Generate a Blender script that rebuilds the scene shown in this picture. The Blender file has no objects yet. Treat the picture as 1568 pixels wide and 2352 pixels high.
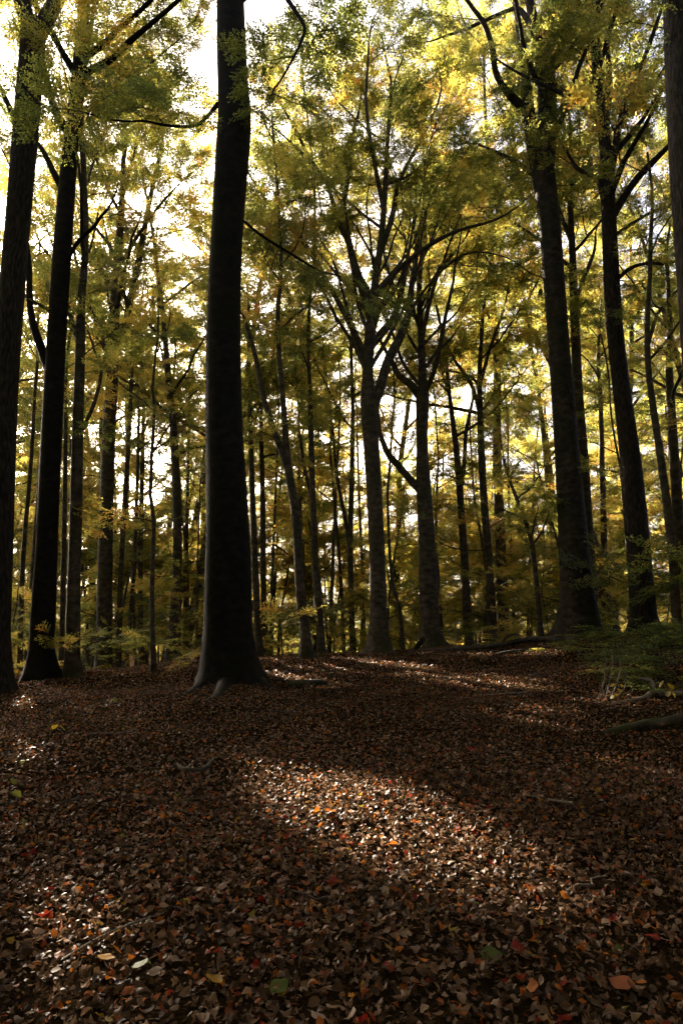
import bpy, math, random
import numpy as np
from mathutils import Vector

R = math.radians
rng = np.random.default_rng(7)
random.seed(7)
scn = bpy.context.scene
col = scn.collection

# ---------------------------------------------------------------- camera
PITCH = R(9.0)
EYE = 1.35
W0, H0, F0 = 1568.0, 2352.0, 1568.0          # measuring frame used for reading the photograph
cam_d = bpy.data.cameras.new('camera')
cam = bpy.data.objects.new('camera', cam_d)
col.objects.link(cam)
cam.location = (0, 0, EYE)
cam.rotation_euler = (math.pi / 2 + PITCH, 0, 0)
cam_d.sensor_fit = 'HORIZONTAL'
cam_d.sensor_width = 24.0
cam_d.lens = 24.0
cam_d.clip_end = 2000
scn.camera = cam

# ---------------------------------------------------------------- sky, sun, exposure
SUN_AZ = R(-27.0)          # from +Y towards +X
SUN_EL = R(21.0)
world = bpy.data.worlds.new('World')
scn.world = world
world.use_nodes = True
wn = world.node_tree
wn.nodes.clear()
sky = wn.nodes.new('ShaderNodeTexSky')
sky.sky_type = 'NISHITA'
sky.sun_disc = False
sky.sun_elevation = SUN_EL
sky.sun_rotation = SUN_AZ
sky.dust_density = 5.0
sky.air_density = 0.4
sky.ozone_density = 0.2
bg = wn.nodes.new('ShaderNodeBackground')
bg.inputs['Strength'].default_value = 0.078
wo = wn.nodes.new('ShaderNodeOutputWorld')
wn.links.new(sky.outputs[0], bg.inputs[0])
wn.links.new(bg.outputs[0], wo.inputs[0])
SUN = np.array([math.sin(SUN_AZ) * math.cos(SUN_EL), math.cos(SUN_AZ) * math.cos(SUN_EL), math.sin(SUN_EL)])
sun_d = bpy.data.lights.new('sun', 'SUN')
sun_d.energy = 5.0
sun_d.angle = R(0.55)
sun_d.color = (1.0, 0.88, 0.70)
sun = bpy.data.objects.new('sun', sun_d)
sun.rotation_euler = Vector(SUN).to_track_quat('Z', 'Y').to_euler()
sun.location = tuple(SUN * 60)
col.objects.link(sun)
scn.view_settings.view_transform = 'Standard'
scn.view_settings.look = 'None'
scn.view_settings.exposure = 3.05
scn.view_settings.gamma = 1.0
scn.cycles.max_bounces = 4
scn.cycles.diffuse_bounces = 3
scn.cycles.glossy_bounces = 2
scn.cycles.transmission_bounces = 4
scn.cycles.sample_clamp_indirect = 6.0
scn.cycles.use_denoising = True
scn.cycles.denoising_prefilter = 'NONE'
scn.cycles.adaptive_threshold = 0.03
scn.cycles.adaptive_min_samples = 16
scn.cycles.use_light_tree = False
scn.cycles.caustics_reflective = False
scn.cycles.caustics_refractive = False

# ---------------------------------------------------------------- frame geometry helpers
CP, SP = math.cos(PITCH), math.sin(PITCH)

def ray(px, py):
    r = (px - W0 / 2) / F0
    u = (H0 / 2 - py) / F0
    return np.array([r, CP - u * SP, SP + u * CP])

def at(px, py, D):
    d = ray(px, py)
    return np.array([0, 0, EYE]) + d * (D / d[1])

def camdepth(p):
    return p[1] * CP + (p[2] - EYE) * SP

# ---------------------------------------------------------------- terrain height
_u = (np.array([-200, 0, 150, 300, 420, 600, 800, 1000, 1150, 1300, 1450, 1568, 1900]) - 784) / 1568
_dc = np.array([14.5, 15.0, 15.5, 16.5, 17.5, 19.0, 20.5, 21.5, 21.0, 19.8, 19.5, 19.5, 20.0])
_py = np.array([1572, 1566, 1556, 1545, 1527, 1515, 1505, 1492, 1480, 1466, 1452, 1440, 1420])
_zc = EYE - (_py - 1424.0) / 1568.0 * _dc * 0.985

def sstep(a, b, x):
    t = np.clip((x - a) / (b - a), 0, 1)
    return t * t * (3 - 2 * t)

def gz(x, y):
    x = np.asarray(x, float); y = np.asarray(y, float)
    u = x / np.maximum(y, 5.0)
    zc = np.interp(u, _u, _zc)
    dc = np.interp(u, _u, _dc)
    z = zc * (0.35 * sstep(2.0, 13.0, y) + 0.65 * sstep(6.0, 19.5, y + (19.5 - dc)))
    over = np.maximum(y - dc, 0)
    z = z - 0.085 * over * sstep(0, 6, over) * np.where(over < 40, 1, 40 / np.maximum(over, 1))
    z = z + 0.035 * np.sin(x * 1.1 + 0.7 * y) * np.sin(0.9 * y - 0.4 * x) + 0.015 * np.sin(3.1 * x + 1.3) * np.sin(2.7 * y)
    return z

def ghit(px, py):
    d = ray(px, py)
    t = 1.0
    o = np.array([0, 0, EYE])
    for _ in range(4000):
        p = o + d * t
        if p[2] <= gz(p[0], p[1]):
            return p
        t += 0.02
    return o + d * 20

# gaps in the canopy through which the sun reaches the floor: (pixel on floor, radius in m)
SHAFT_SRC = [(690, 1842, .22), (760, 1862, .34), (850, 1880, .4), (940, 1897, .38), (1020, 1918, .3), (1090, 1945, .2), (600, 1765, .12),
             (150, 2150, .16), (60, 2240, .16), (260, 2240, .1),
             (65, 1622, .3), (110, 1630, .22), (30, 1735, .16),
             (1230, 1650, .28), (1310, 1635, .2), (1500, 1778, .18), (1480, 1610, .22), (1400, 1612, .2),
             (650, 1525, .5), (760, 1540, .55), (900, 1528, .5), (1010, 1560, .5), (1100, 1562, .55), (1180, 1508, .55), (690, 1558, .4), (1050, 1512, .5), (820, 1515, .4)]
SHAFTS = [(ghit(a, b), r) for a, b, r in SHAFT_SRC]
G_ = np.array([s[0] for s in SHAFTS]); GR_ = np.array([s[1] for s in SHAFTS]) * 1.2

def in_shaft(P, grow=0.0):
    """P (n,3) -> bool mask of points lying inside any sun gap"""
    out = np.zeros(len(P), bool)
    for g, r in zip(G_, GR_):
        v = P - g
        t = v @ SUN
        d2 = (v * v).sum(1) - t * t
        out |= (t > 1.2) & (d2 < (r + grow) ** 2)
    return out

# ---------------------------------------------------------------- object helpers
def link(o, parent=None):
    col.objects.link(o)
    if parent is not None:
        o.parent = parent
    return o

def tag(o, label=None, cat=None, group=None, kind=None):
    if label: o['label'] = label
    if cat: o['category'] = cat
    if group: o['group'] = group
    if kind: o['kind'] = kind
    return o

def empty(name, loc):
    e = bpy.data.objects.new(name, None)
    e.empty_display_size = 0.3
    e.location = tuple(float(v) for v in loc)
    return link(e)

def mesh_np(name, V, quads=None, tris=None, mat=None, attrs=None, smooth=False):
    V = np.asarray(V, np.float32)
    nq = 0 if quads is None else len(quads)
    nt = 0 if tris is None else len(tris)
    me = bpy.data.meshes.new(name)
    me.vertices.add(len(V)); me.vertices.foreach_set('co', V.ravel())
    parts = []
    if nq: parts.append(np.asarray(quads, np.int32).ravel())
    if nt: parts.append(np.asarray(tris, np.int32).ravel())
    loops = np.concatenate(parts)
    me.loops.add(len(loops)); me.loops.foreach_set('vertex_index', loops)
    starts = np.concatenate([np.arange(nq) * 4, nq * 4 + np.arange(nt) * 3]).astype(np.int32)
    me.polygons.add(nq + nt); me.polygons.foreach_set('loop_start', starts)
    if smooth:
        me.polygons.foreach_set('use_smooth', np.ones(nq + nt, bool))
    me.update(calc_edges=True)
    if attrs:
        for k, v in attrs.items():
            a = me.attributes.new(k, 'FLOAT', 'FACE')
            a.data.foreach_set('value', np.asarray(v, np.float32))
    if mat: me.materials.append(mat)
    return me

def obj(name, me, parent=None, loc=None):
    o = bpy.data.objects.new(name, me)
    if loc is not None: o.location = tuple(float(v) for v in loc)
    return link(o, parent)

class Tubes:
    """collects tapered tubes as one mesh"""
    def __init__(s):
        s.V = []; s.Q = []; s.n = 0
    def add(s, P, rad, sides=6, lump=0.0, flute=None, seed=0, cap=True):
        P = np.asarray(P, float); rad = np.asarray(rad, float)
        n = len(P)
        T = np.gradient(P, axis=0)
        T /= np.linalg.norm(T, axis=1)[:, None] + 1e-9
        ref = np.array([1.0, 0.13, 0.05]) if abs(T[0][0]) < 0.85 else np.array([0, 1.0, 0.1])
        A = np.cross(T, ref); A /= np.linalg.norm(A, axis=1)[:, None] + 1e-9
        B = np.cross(T, A)
        th = np.linspace(0, 2 * math.pi, sides, endpoint=False)
        rr = rad[:, None] * np.ones((1, sides))
        if lump:
            k = np.arange(n)[:, None]
            rr = rr * (1 + lump * (np.sin(2 * th[None] + 0.55 * k + seed) * 0.5 + np.sin(3 * th[None] - 0.33 * k + 2.1 * seed) * 0.35
                                   + np.sin(5 * th[None] + 0.8 * k + 1.3 * seed) * 0.25 + 0.5 * np.sin(0.9 * k + seed)))
        if flute is not None:
            rr = rr * (1 + flute[:, None] * (np.sin(5 * th[None] + seed) * 0.55 + np.sin(3 * th[None] + 1.7 * seed) * 0.45))
        V = P[:, None, :] + rr[..., None] * (np.cos(th)[None, :, None] * A[:, None, :] + np.sin(th)[None, :, None] * B[:, None, :])
        V = V.reshape(-1, 3)
        i = np.arange(n - 1)[:, None] * sides; j = np.arange(sides)[None]; j2 = (j + 1) % sides
        Q = np.stack([i + j, i + j2, i + sides + j2, i + sides + j], -1).reshape(-1, 4) + s.n
        s.V.append(V); s.Q.append(Q); s.n += len(V)
        if cap:
            for ring, pt in ((0, P[0]), (n - 1, P[-1])):
                s.V.append(pt[None]); c = s.n; s.n += 1
                base = s.n - 1 - len(V) + ring * sides if ring == 0 else None
                b0 = Q.min() + ring * sides
                jj = np.arange(0, sides, 1)
                q = np.stack([b0 + jj, b0 + (jj + 1) % sides, np.full(sides, c), np.full(sides, c)], -1)
                s.T = getattr(s, 'T', []); s.T.append(q[:, :3])
    def mesh(s, name, mat, origin=(0, 0, 0)):
        V = np.concatenate(s.V) - np.asarray(origin)
        T = np.concatenate(s.T) if getattr(s, 'T', None) else None
        return mesh_np(name, V, np.concatenate(s.Q), T, mat, smooth=True)

def smooth_path(P, n):
    """Catmull-Rom resample of a polyline (columns may include radius, etc.)"""
    P = np.asarray(P, float)
    if len(P) < 3:
        t = np.linspace(0, 1, n)[:, None]
        return P[0] * (1 - t) + P[-1] * t
    Q = np.vstack([2 * P[0] - P[1], P, 2 * P[-1] - P[-2]])
    seg = len(P) - 1
    out = []
    for s in np.linspace(0, seg, n):
        i = min(int(s), seg - 1); t = s - i
        a, b, c, d = Q[i], Q[i + 1], Q[i + 2], Q[i + 3]
        out.append(0.5 * (2 * b + (c - a) * t + (2 * a - 5 * b + 4 * c - d) * t * t + (3 * b - a - 3 * c + d) * t ** 3))
    return np.array(out)

# ---------------------------------------------------------------- materials
def mat_new(name):
    m = bpy.data.materials.new(name); m.use_nodes = True
    nt = m.node_tree; nt.nodes.clear()
    out = nt.nodes.new('ShaderNodeOutputMaterial')
    return m, nt, out

def ramp(nt, fac, stops):
    r = nt.nodes.new('ShaderNodeValToRGB')
    el = r.color_ramp.elements
    while len(el) < len(stops): el.new(0.5)
    for e, (p, c) in zip(el, stops):
        e.position = p; e.color = (*c, 1)
    nt.links.new(fac, r.inputs[0])
    return r.outputs[0]

def noise(nt, scale, detail=4, vec=None, rough=0.55):
    n = nt.nodes.new('ShaderNodeTexNoise')
    n.inputs['Scale'].default_value = scale; n.inputs['Detail'].default_value = detail; n.inputs['Roughness'].default_value = rough
    if vec is not None: nt.links.new(vec, n.inputs['Vector'])
    return n.outputs[0]

def mapping(nt, scale):
    tc = nt.nodes.new('ShaderNodeTexCoord'); mp = nt.nodes.new('ShaderNodeMapping')
    mp.inputs['Scale'].default_value = scale
    nt.links.new(tc.outputs['Object'], mp.inputs['Vector'])
    return mp.outputs[0]

def mixc(nt, fac, a, b, mode='MIX'):
    m = nt.nodes.new('ShaderNodeMix'); m.data_type = 'RGBA'; m.blend_type = mode
    if isinstance(fac, float): m.inputs[0].default_value = fac
    else: nt.links.new(fac, m.inputs[0])
    for k, v in ((6, a), (7, b)):
        if isinstance(v, tuple): m.inputs[k].default_value = (*v, 1)
        else: nt.links.new(v, m.inputs[k])
    return m.outputs[2]

def mat_bark(name, kind, k=1.0):
    m, nt, out = mat_new(name)
    b = nt.nodes.new('ShaderNodeBsdfPrincipled')
    nt.links.new(b.outputs[0], out.inputs[0])
    b.inputs['Roughness'].default_value = 0.72
    b.inputs['Specular IOR Level'].default_value = 0.12
    if kind == 'oak':
        v = mapping(nt, (1, 1, 0.22))
        n1 = noise(nt, 26, 4, v, 0.6)
        c = ramp(nt, n1, [(0.3, (.006, .0045, .003)), (0.5, (.028, .02, .014)), (0.72, (.07, .05, .035))])
        h = n1; dist = 0.05; st = 0.9
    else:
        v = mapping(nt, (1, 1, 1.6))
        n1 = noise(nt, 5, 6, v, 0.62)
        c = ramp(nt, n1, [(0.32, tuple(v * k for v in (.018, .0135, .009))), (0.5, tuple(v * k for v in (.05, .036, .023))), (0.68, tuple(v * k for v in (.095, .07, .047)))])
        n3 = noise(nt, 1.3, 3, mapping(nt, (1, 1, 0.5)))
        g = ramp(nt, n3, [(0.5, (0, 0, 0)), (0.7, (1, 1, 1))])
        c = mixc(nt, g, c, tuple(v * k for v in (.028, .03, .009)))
        v2 = mapping(nt, (2.2, 2.2, 14))
        h = noise(nt, 4, 5, v2, 0.6); dist = 0.02; st = 0.35
    nt.links.new(c, b.inputs['Base Color'])
    bp = nt.nodes.new('ShaderNodeBump')
    bp.inputs['Strength'].default_value = st; bp.inputs['Distance'].default_value = dist
    nt.links.new(h, bp.inputs['Height']); nt.links.new(bp.outputs[0], b.inputs['Normal'])
    return m

def mat_leaf(name, stops, trans=0.6, boost=2.8, gloss=0.04):
    """thin leaf: reflecting on the lit side, glowing through when lit from behind; colour by per-leaf tint"""
    m, nt, out = mat_new(name)
    at_ = nt.nodes.new('ShaderNodeAttribute'); at_.attribute_name = 'tint'
    c = ramp(nt, at_.outputs['Fac'], stops)
    df = nt.nodes.new('ShaderNodeBsdfDiffuse'); nt.links.new(c, df.inputs[0])
    tr = nt.nodes.new('ShaderNodeBsdfTranslucent')
    tc = mixc(nt, 1.0, c, (boost, boost, boost * 0.8), 'MULTIPLY')
    nt.links.new(tc, tr.inputs[0])
    mx = nt.nodes.new('ShaderNodeMixShader'); mx.inputs[0].default_value = trans
    nt.links.new(df.outputs[0], mx.inputs[1]); nt.links.new(tr.outputs[0], mx.inputs[2])
    gl = nt.nodes.new('ShaderNodeBsdfGlossy'); gl.inputs['Roughness'].default_value = 0.42
    mx2 = nt.nodes.new('ShaderNodeMixShader'); mx2.inputs[0].default_value = gloss
    nt.links.new(mx.outputs[0], mx2.inputs[1]); nt.links.new(gl.outputs[0], mx2.inputs[2])
    nt.links.new(mx2.outputs[0], out.inputs[0])
    return m

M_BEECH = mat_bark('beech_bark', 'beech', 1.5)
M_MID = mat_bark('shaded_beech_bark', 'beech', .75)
M_BACKLIT = mat_bark('backlit_dark_beech_bark', 'beech', .24)  # same beech bark, its backlit shade painted into a much darker colour
M_OAK = mat_bark('oak_bark', 'oak')
LEAF_STOPS = [(0.0, (.045, .058, .018)), (0.3, (.096, .107, .027)), (0.5, (.183, .171, .041)), (0.7, (.29, .236, .054)), (0.88, (.34, .19, .042)), (1.0, (.31, .105, .028))]
M_LEAF = mat_leaf('autumn_foliage', LEAF_STOPS)

LITTER_STOPS = [(0.0, (.03, .015, .008)), (0.28, (.09, .047, .021)), (0.50, (.19, .105, .057)), (0.66, (.30, .183, .11)), (0.78, (.46, .31, .22)),
                (0.86, (.34, .085, .02)), (0.92, (.46, .15, .018)), (0.955, (.24, .014, .012)), (0.98, (.50, .27, .03)), (1.0, (.12, .145, .03))]

def mat_litter():
    m, nt, out = mat_new('leaf_litter')
    at_ = nt.nodes.new('ShaderNodeAttribute'); at_.attribute_name = 'tint'
    c = ramp(nt, at_.outputs['Fac'], LITTER_STOPS)
    n = noise(nt, 55, 3)
    k = ramp(nt, n, [(0.3, (.55, .55, .55)), (0.7, (1.15, 1.15, 1.15))])
    c = mixc(nt, 1.0, c, k, 'MULTIPLY')
    b = nt.nodes.new('ShaderNodeBsdfPrincipled')
    nt.links.new(c, b.inputs['Base Color'])
    b.inputs['Roughness'].default_value = 0.5
    b.inputs['Specular IOR Level'].default_value = 0.12
    tr = nt.nodes.new('ShaderNodeBsdfTranslucent'); nt.links.new(c, tr.inputs[0])
    mx = nt.nodes.new('ShaderNodeMixShader'); mx.inputs[0].default_value = 0.36
    nt.links.new(b.outputs[0], mx.inputs[1]); nt.links.new(tr.outputs[0], mx.inputs[2])
    nt.links.new(mx.outputs[0], out.inputs[0])
    return m
M_LITTER = mat_litter()

def mat_plain(name, c1, c2, scale=8, rough=0.75, stretch=(1, 1, 1), bump=0.5, c3=None, spec=.2):
    m, nt, out = mat_new(name)
    b = nt.nodes.new('ShaderNodeBsdfPrincipled'); nt.links.new(b.outputs[0], out.inputs[0])
    v = mapping(nt, stretch)
    n = noise(nt, scale, 5, v)
    c = ramp(nt, n, [(0.35, c1), (0.65, c2)])
    if c3:
        n2 = noise(nt, 2.3, 4)
        c = mixc(nt, ramp(nt, n2, [(0.42, (0, 0, 0)), (0.6, (1, 1, 1))]), c, c3)
    nt.links.new(c, b.inputs['Base Color']); b.inputs['Roughness'].default_value = rough; b.inputs['Specular IOR Level'].default_value = spec
    bp = nt.nodes.new('ShaderNodeBump'); bp.inputs['Strength'].default_value = bump; bp.inputs['Distance'].default_value = 0.02
    nt.links.new(n, bp.inputs['Height']); nt.links.new(bp.outputs[0], b.inputs['Normal'])
    return m
M_SOIL = mat_plain('forest_soil', (.006, .004, .002), (.03, .018, .009), 60, 0.95, bump=1.0, spec=0.0)
M_MOSSLOG = mat_plain('mossy_log', (.035, .025, .016), (.10, .075, .05), 9, 0.85, c3=(.045, .05, .014))
M_DEAD = mat_plain('dead_wood', (.12, .09, .065), (.30, .235, .175), 12, 0.7)
M_DARKWOOD = mat_plain('dark_dead_wood', (.025, .018, .013), (.075, .055, .04), 12, 0.8)
M_MOSSROOT = mat_plain('mossy_root_bark', (.012, .009, .006), (.035, .026, .016), 7, 0.8, c3=(.022, .024, .006))

# ---------------------------------------------------------------- ground
def build_ground():
    # fine grid near, coarse rings far
    def axis(lim, fine, step):
        a = [0.0]; s = step
        while a[-1] < lim:
            a.append(a[-1] + s)
            if a[-1] > fine: s *= 1.16
        return np.array(a)
    ax = axis(420, 22, 0.4); xs = np.concatenate([-ax[:0:-1], ax])
    ay = axis(420, 34, 0.35); by = axis(300, 3, 0.6)
    ys = np.concatenate([-by[:0:-1], ay])
    X, Y = np.meshgrid(xs, ys)
    Z = gz(X, Y)
    V = np.stack([X, Y, Z], -1).reshape(-1, 3)
    nx, ny = len(xs), len(ys)
    i, j = np.meshgrid(np.arange(ny - 1), np.arange(nx - 1), indexing='ij')
    a = i * nx + j
    Q = np.stack([a, a + 1, a + nx + 1, a + nx], -1).reshape(-1, 4)
    me = mesh_np('ground', V, Q, None, M_SOIL, smooth=True)
    return tag(obj('ground', me), 'dark forest floor of soil under brown fallen leaves', 'ground', kind='structure')
ground = build_ground()

# ---------------------------------------------------------------- leaf litter
def leaf_frames(n, tilt, r):
    """random leaf frames lying on the floor: along, across, normal"""
    a = r.uniform(0, 2 * math.pi, n)
    N = np.stack([r.normal(0, tilt, n), r.normal(0, tilt, n), np.ones(n)], -1); N /= np.linalg.norm(N, axis=1)[:, None]
    A = np.stack([np.cos(a), np.sin(a), np.zeros(n)], -1)
    A -= (A * N).sum(1)[:, None] * N; A /= np.linalg.norm(A, axis=1)[:, None]
    return A, np.cross(N, A), N

def rich_leaves(P, L, r, tilt):
    """11-vertex curled leaves -> V, quads, tris, face->leaf index"""
    n = len(P)
    A, B, N = leaf_frames(n, tilt, r)
    wd = L * r.uniform(.22, .36, n)
    cup = r.normal(.25, .75, n) * wd; bend = r.normal(.08, .34, n) * L; twist = r.normal(0, .4, n) * wd; hook = r.normal(0, .12, n) * L
    one = np.ones(n)
    def pt(u, v, z): return P + A * (u * L)[:, None] + B * v[:, None] + N * z[:, None]
    rows = [pt(-.5 * one, hook * .5, bend * .9)]
    for u, w in ((-.27, .78), (.02, 1.0), (.29, .70)):
        f = 4 * u * u
        k1, k2 = r.uniform(.8, 1.15, n), r.uniform(.8, 1.15, n)
        c1, c2 = r.uniform(.5, 1.4, n), r.uniform(.5, 1.4, n)
        mid = hook * (.5 - f)
        rows += [pt(u * one, mid + wd * w * k1, bend * f + cup * w * w * c1 + twist * u * 2), pt(u * one, mid, bend * f), pt(u * one, mid - wd * w * k2, bend * f + cup * w * w * c2 - twist * u * 2)]
    rows.append(pt(.52 * one, -hook * .6 + twist * .3, bend))
    V = np.stack(rows, 1)
    b = (np.arange(n) * 11)[:, None]
    q = [(1, 2, 5, 4), (2, 3, 6, 5), (4, 5, 8, 7), (5, 6, 9, 8)]; t = [(0, 2, 1), (0, 3, 2), (7, 8, 10), (8, 9, 10)]
    Q = np.concatenate([b + np.array([k]) for k in q]); T = np.concatenate([b + np.array([k]) for k in t])
    return V.reshape(-1, 3), Q, T, np.tile(np.arange(n), 8)

def poor_leaves(P, L, r, tilt):
    n = len(P)
    A, B, N = leaf_frames(n, tilt, r)
    wd = L * r.uniform(.26, .38, n); c1 = r.uniform(-.1, .7, n) * wd; c2 = r.uniform(-.1, .7, n) * wd
    V = np.stack([P - A * (.5 * L)[:, None], P + B * wd[:, None] + N * c1[:, None], P + A * (.5 * L)[:, None], P - B * wd[:, None] + N * c2[:, None]], 1)
    b = (np.arange(n) * 4)[:, None]
    T = np.concatenate([b + np.array([[0, 2, 1]]), b + np.array([[0, 3, 2]])])
    return V.reshape(-1, 3), None, T, np.tile(np.arange(n), 2)

def litter_tint(n, r):
    t = np.clip(r.beta(1.7, 2.0, n) * .82, 0, .82)
    k = r.random(n)
    t = np.where(k > .87, r.uniform(.84, .93, n), t)
    t = np.where(k > .958, r.uniform(.945, .96, n), t)
    t = np.where(k > .985, r.uniform(.965, 1.0, n), t)
    return t

def scatter(n, y0, y1, spread, r, pad):
    """points on the floor, uniform by area in a wedge in front of the camera"""
    xs, ys = [], []
    need = n
    m = spread * y1 + pad
    while need > 0:
        k = int(need * 2.5) + 100
        y = r.uniform(y0, y1, k); x = r.uniform(-m, m, k)
        ok = np.abs(x) < spread * np.maximum(y, 0) + pad
        xs.append(x[ok][:need]); ys.append(y[ok][:need]); need -= len(xs[-1])
    x = np.concatenate(xs); y = np.concatenate(ys)
    return x, y

lr = np.random.default_rng(21)
SOIL_M = M_LITTER
allV, allQ, allT, tq, tt = [], [], [], [], []
off = 0
for (n, y0, y1, pad, fn, L0, L1, tilt, zsp) in ((40000, 1.2, 6.0, 1.2, rich_leaves, .018, .052, .55, .05), (22000, 1.2, 6.0, 1.2, poor_leaves, .012, .036, .6, .022),
                                                (90000, 6.0, 13.0, 1.6, poor_leaves, .022, .052, .6, .045), (100000, 13.0, 25.0, 2.5, poor_leaves, .034, .068, .6, .05)):
    x, y = scatter(n, y0, y1, .56, lr, pad)
    # patchy cover: clumps and thin spots
    den = .5 + .5 * np.sin(1.7 * x + np.sin(1.1 * y) * 2) * np.sin(1.3 * y + np.sin(.8 * x) * 2)
    keep = lr.random(len(x)) < .62 + .38 * den
    x, y = x[keep], y[keep]
    L = L0 + (L1 - L0) * lr.beta(1.6, 2.2, len(x)) * 1.2
    P = np.stack([x, y, gz(x, y) + .006 + lr.random(len(x)) ** 1.6 * zsp], -1)
    V, Q, T, idx = fn(P, L, lr, tilt)
    tint = litter_tint(len(x), lr)
    allV.append(V)
    if Q is not None:
        allQ.append(Q + off); nq = len(Q)
        tq.append(tint[idx[:nq]]); tt.append(tint[idx[nq:]])
    else:
        tt.append(tint[idx])
    allT.append(T + off); off += len(V)
me = mesh_np('leaf_litter', np.concatenate(allV), np.concatenate(allQ), np.concatenate(allT), M_LITTER, {'tint': np.concatenate(tq + tt)}, smooth=True)
tag(obj('leaf_litter', me), 'thick carpet of dry brown and russet beech leaves on the forest floor', 'leaf litter', kind='stuff')

# the largest fallen leaves, one by one, as pieces of the floor
def one_leaf_mesh(k, r, tint, big=1.0):
    n = 13
    us = np.linspace(0, 1, 6)
    prof = np.array([.0, .62, .98, 1.0, .66, .0]) if k % 3 else np.array([.05, .8, 1.0, .82, .45, .0])
    L = 1.0; wd = .36 if k % 3 else .42
    bend = r.normal(0, .20); cup = r.uniform(-.35, .5); tw = r.normal(0, .3)
    V = []
    for u, p in zip(us, prof):
        x = u - .5
        zc = bend * (4 * x * x) * .5
        for s in (-1, -.5, 0, .5, 1):
            wv = wd * p * s * r.uniform(.92, 1.08)
            V.append((x + r.normal(0, .012), wv, zc + cup * wd * p * s * s + tw * x * s * .3 * p + .05 * math.sin(9 * u + 3 * s) * p))
    V = np.array(V)
    Q = [(i * 5 + j, i * 5 + j + 1, i * 5 + j + 6, i * 5 + j + 5) for i in range(5) for j in range(4)]
    V = np.vstack([V, [(-.5 - .2, .006, .02), (-.5 - .2, -.006, .02), (-.5, .008, 0), (-.5, -.008, 0)]])
    Q.append((30, 31, 33, 32))
    return mesh_np('fallen_leaf', V, Q, None, M_LITTER, {'tint': np.full(len(Q), tint)}, smooth=True)
TINTS = [.45, .55, .62, .7, .78, .52, .66, .74, .85, .9, .955, .953, .975, .98, 1.0, .3]
leaf_protos = [one_leaf_mesh(k, lr, t) for k, t in enumerate(TINTS)]
def fallen_leaf(x, y, L, k, lift=.03):
    o = obj('fallen_leaf', leaf_protos[k], ground, (x, y, float(gz(x, y)) + lift))
    o.rotation_euler = (lr.normal(0, .28), lr.normal(0, .28), lr.uniform(0, 6.28))
    o.scale = (L, L * lr.uniform(.85, 1.15), L)
    return o
x, y = scatter(270, 2.3, 5.6, .5, lr, -.05)
for i in range(270):
    k = int(lr.integers(0, 16)) if lr.random() < .55 else int(lr.integers(0, 8))
    if k == 14 and lr.random() < .6: k = 3
    fallen_leaf(x[i], y[i], lr.uniform(.038, .062), k, lr.uniform(.02, .045))
for px, py, L, k in ((640, 2300, .085, 14), (240, 2235, .08, 12), (490, 2290, .08, 13), (1080, 1735, .13, 10), (95, 2130, .09, 10), (1500, 2180, .09, 11), (320, 1200 + 1045, .09, 14),
                     (870, 1770, .1, 11), (765, 2050, .08, 10), (1430, 2290, .10, 8), (1190, 2205, .08, 11), (900, 1960, .09, 9), (760, 1880, .1, 9), (1130, 2225, .09, 14)):
    p = ghit(px, py); fallen_leaf(p[0], p[1], L, k, .045)

# ---------------------------------------------------------------- foliage sprays
def spray_proto(r, L, leaf):
    """flat beech spray: a twig with alternate side twigs, leaves two-ranked along them. returns leaf base, direction, normal arrays"""
    pos, dr, nm = [], [], []
    def twig(o, a, l):
        n = max(3, int(l / (leaf * .62)))
        for i in range(1, n + 1):
            s = i / n * l
            p = o + np.array([math.cos(a) * s, math.sin(a) * s, -.10 * s * s / max(L, .1)])
            sd = 1 if i % 2 else -1
            la = a + sd * r.uniform(.55, 1.1) if i < n else a
            pos.append(p + r.normal(0, .012, 3)); dr.append((math.cos(la), math.sin(la), r.normal(-.12, .18)))
            nm.append((r.normal(0, .28), r.normal(0, .28), 1))
    twig(np.zeros(3), 0, L)
    m = max(2, int(L / .16))
    for i in range(1, m + 1):
        s = i / (m + 1) * L; sd = 1 if i % 2 else -1
        twig(np.array([s, 0, -.1 * s * s / L]), sd * r.uniform(.6, .95), L * (.62 - .4 * i / (m + 1)) * r.uniform(.7, 1.2))
    pos, dr, nm = map(np.array, (pos, dr, nm))
    dr = dr / np.linalg.norm(dr, axis=1)[:, None]
    return pos, dr, nm
sr = np.random.default_rng(5)
SPRAYS = [spray_proto(sr, l, .072) for l in (.75, .85, .95, 1.0, .7, .9)]

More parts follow.
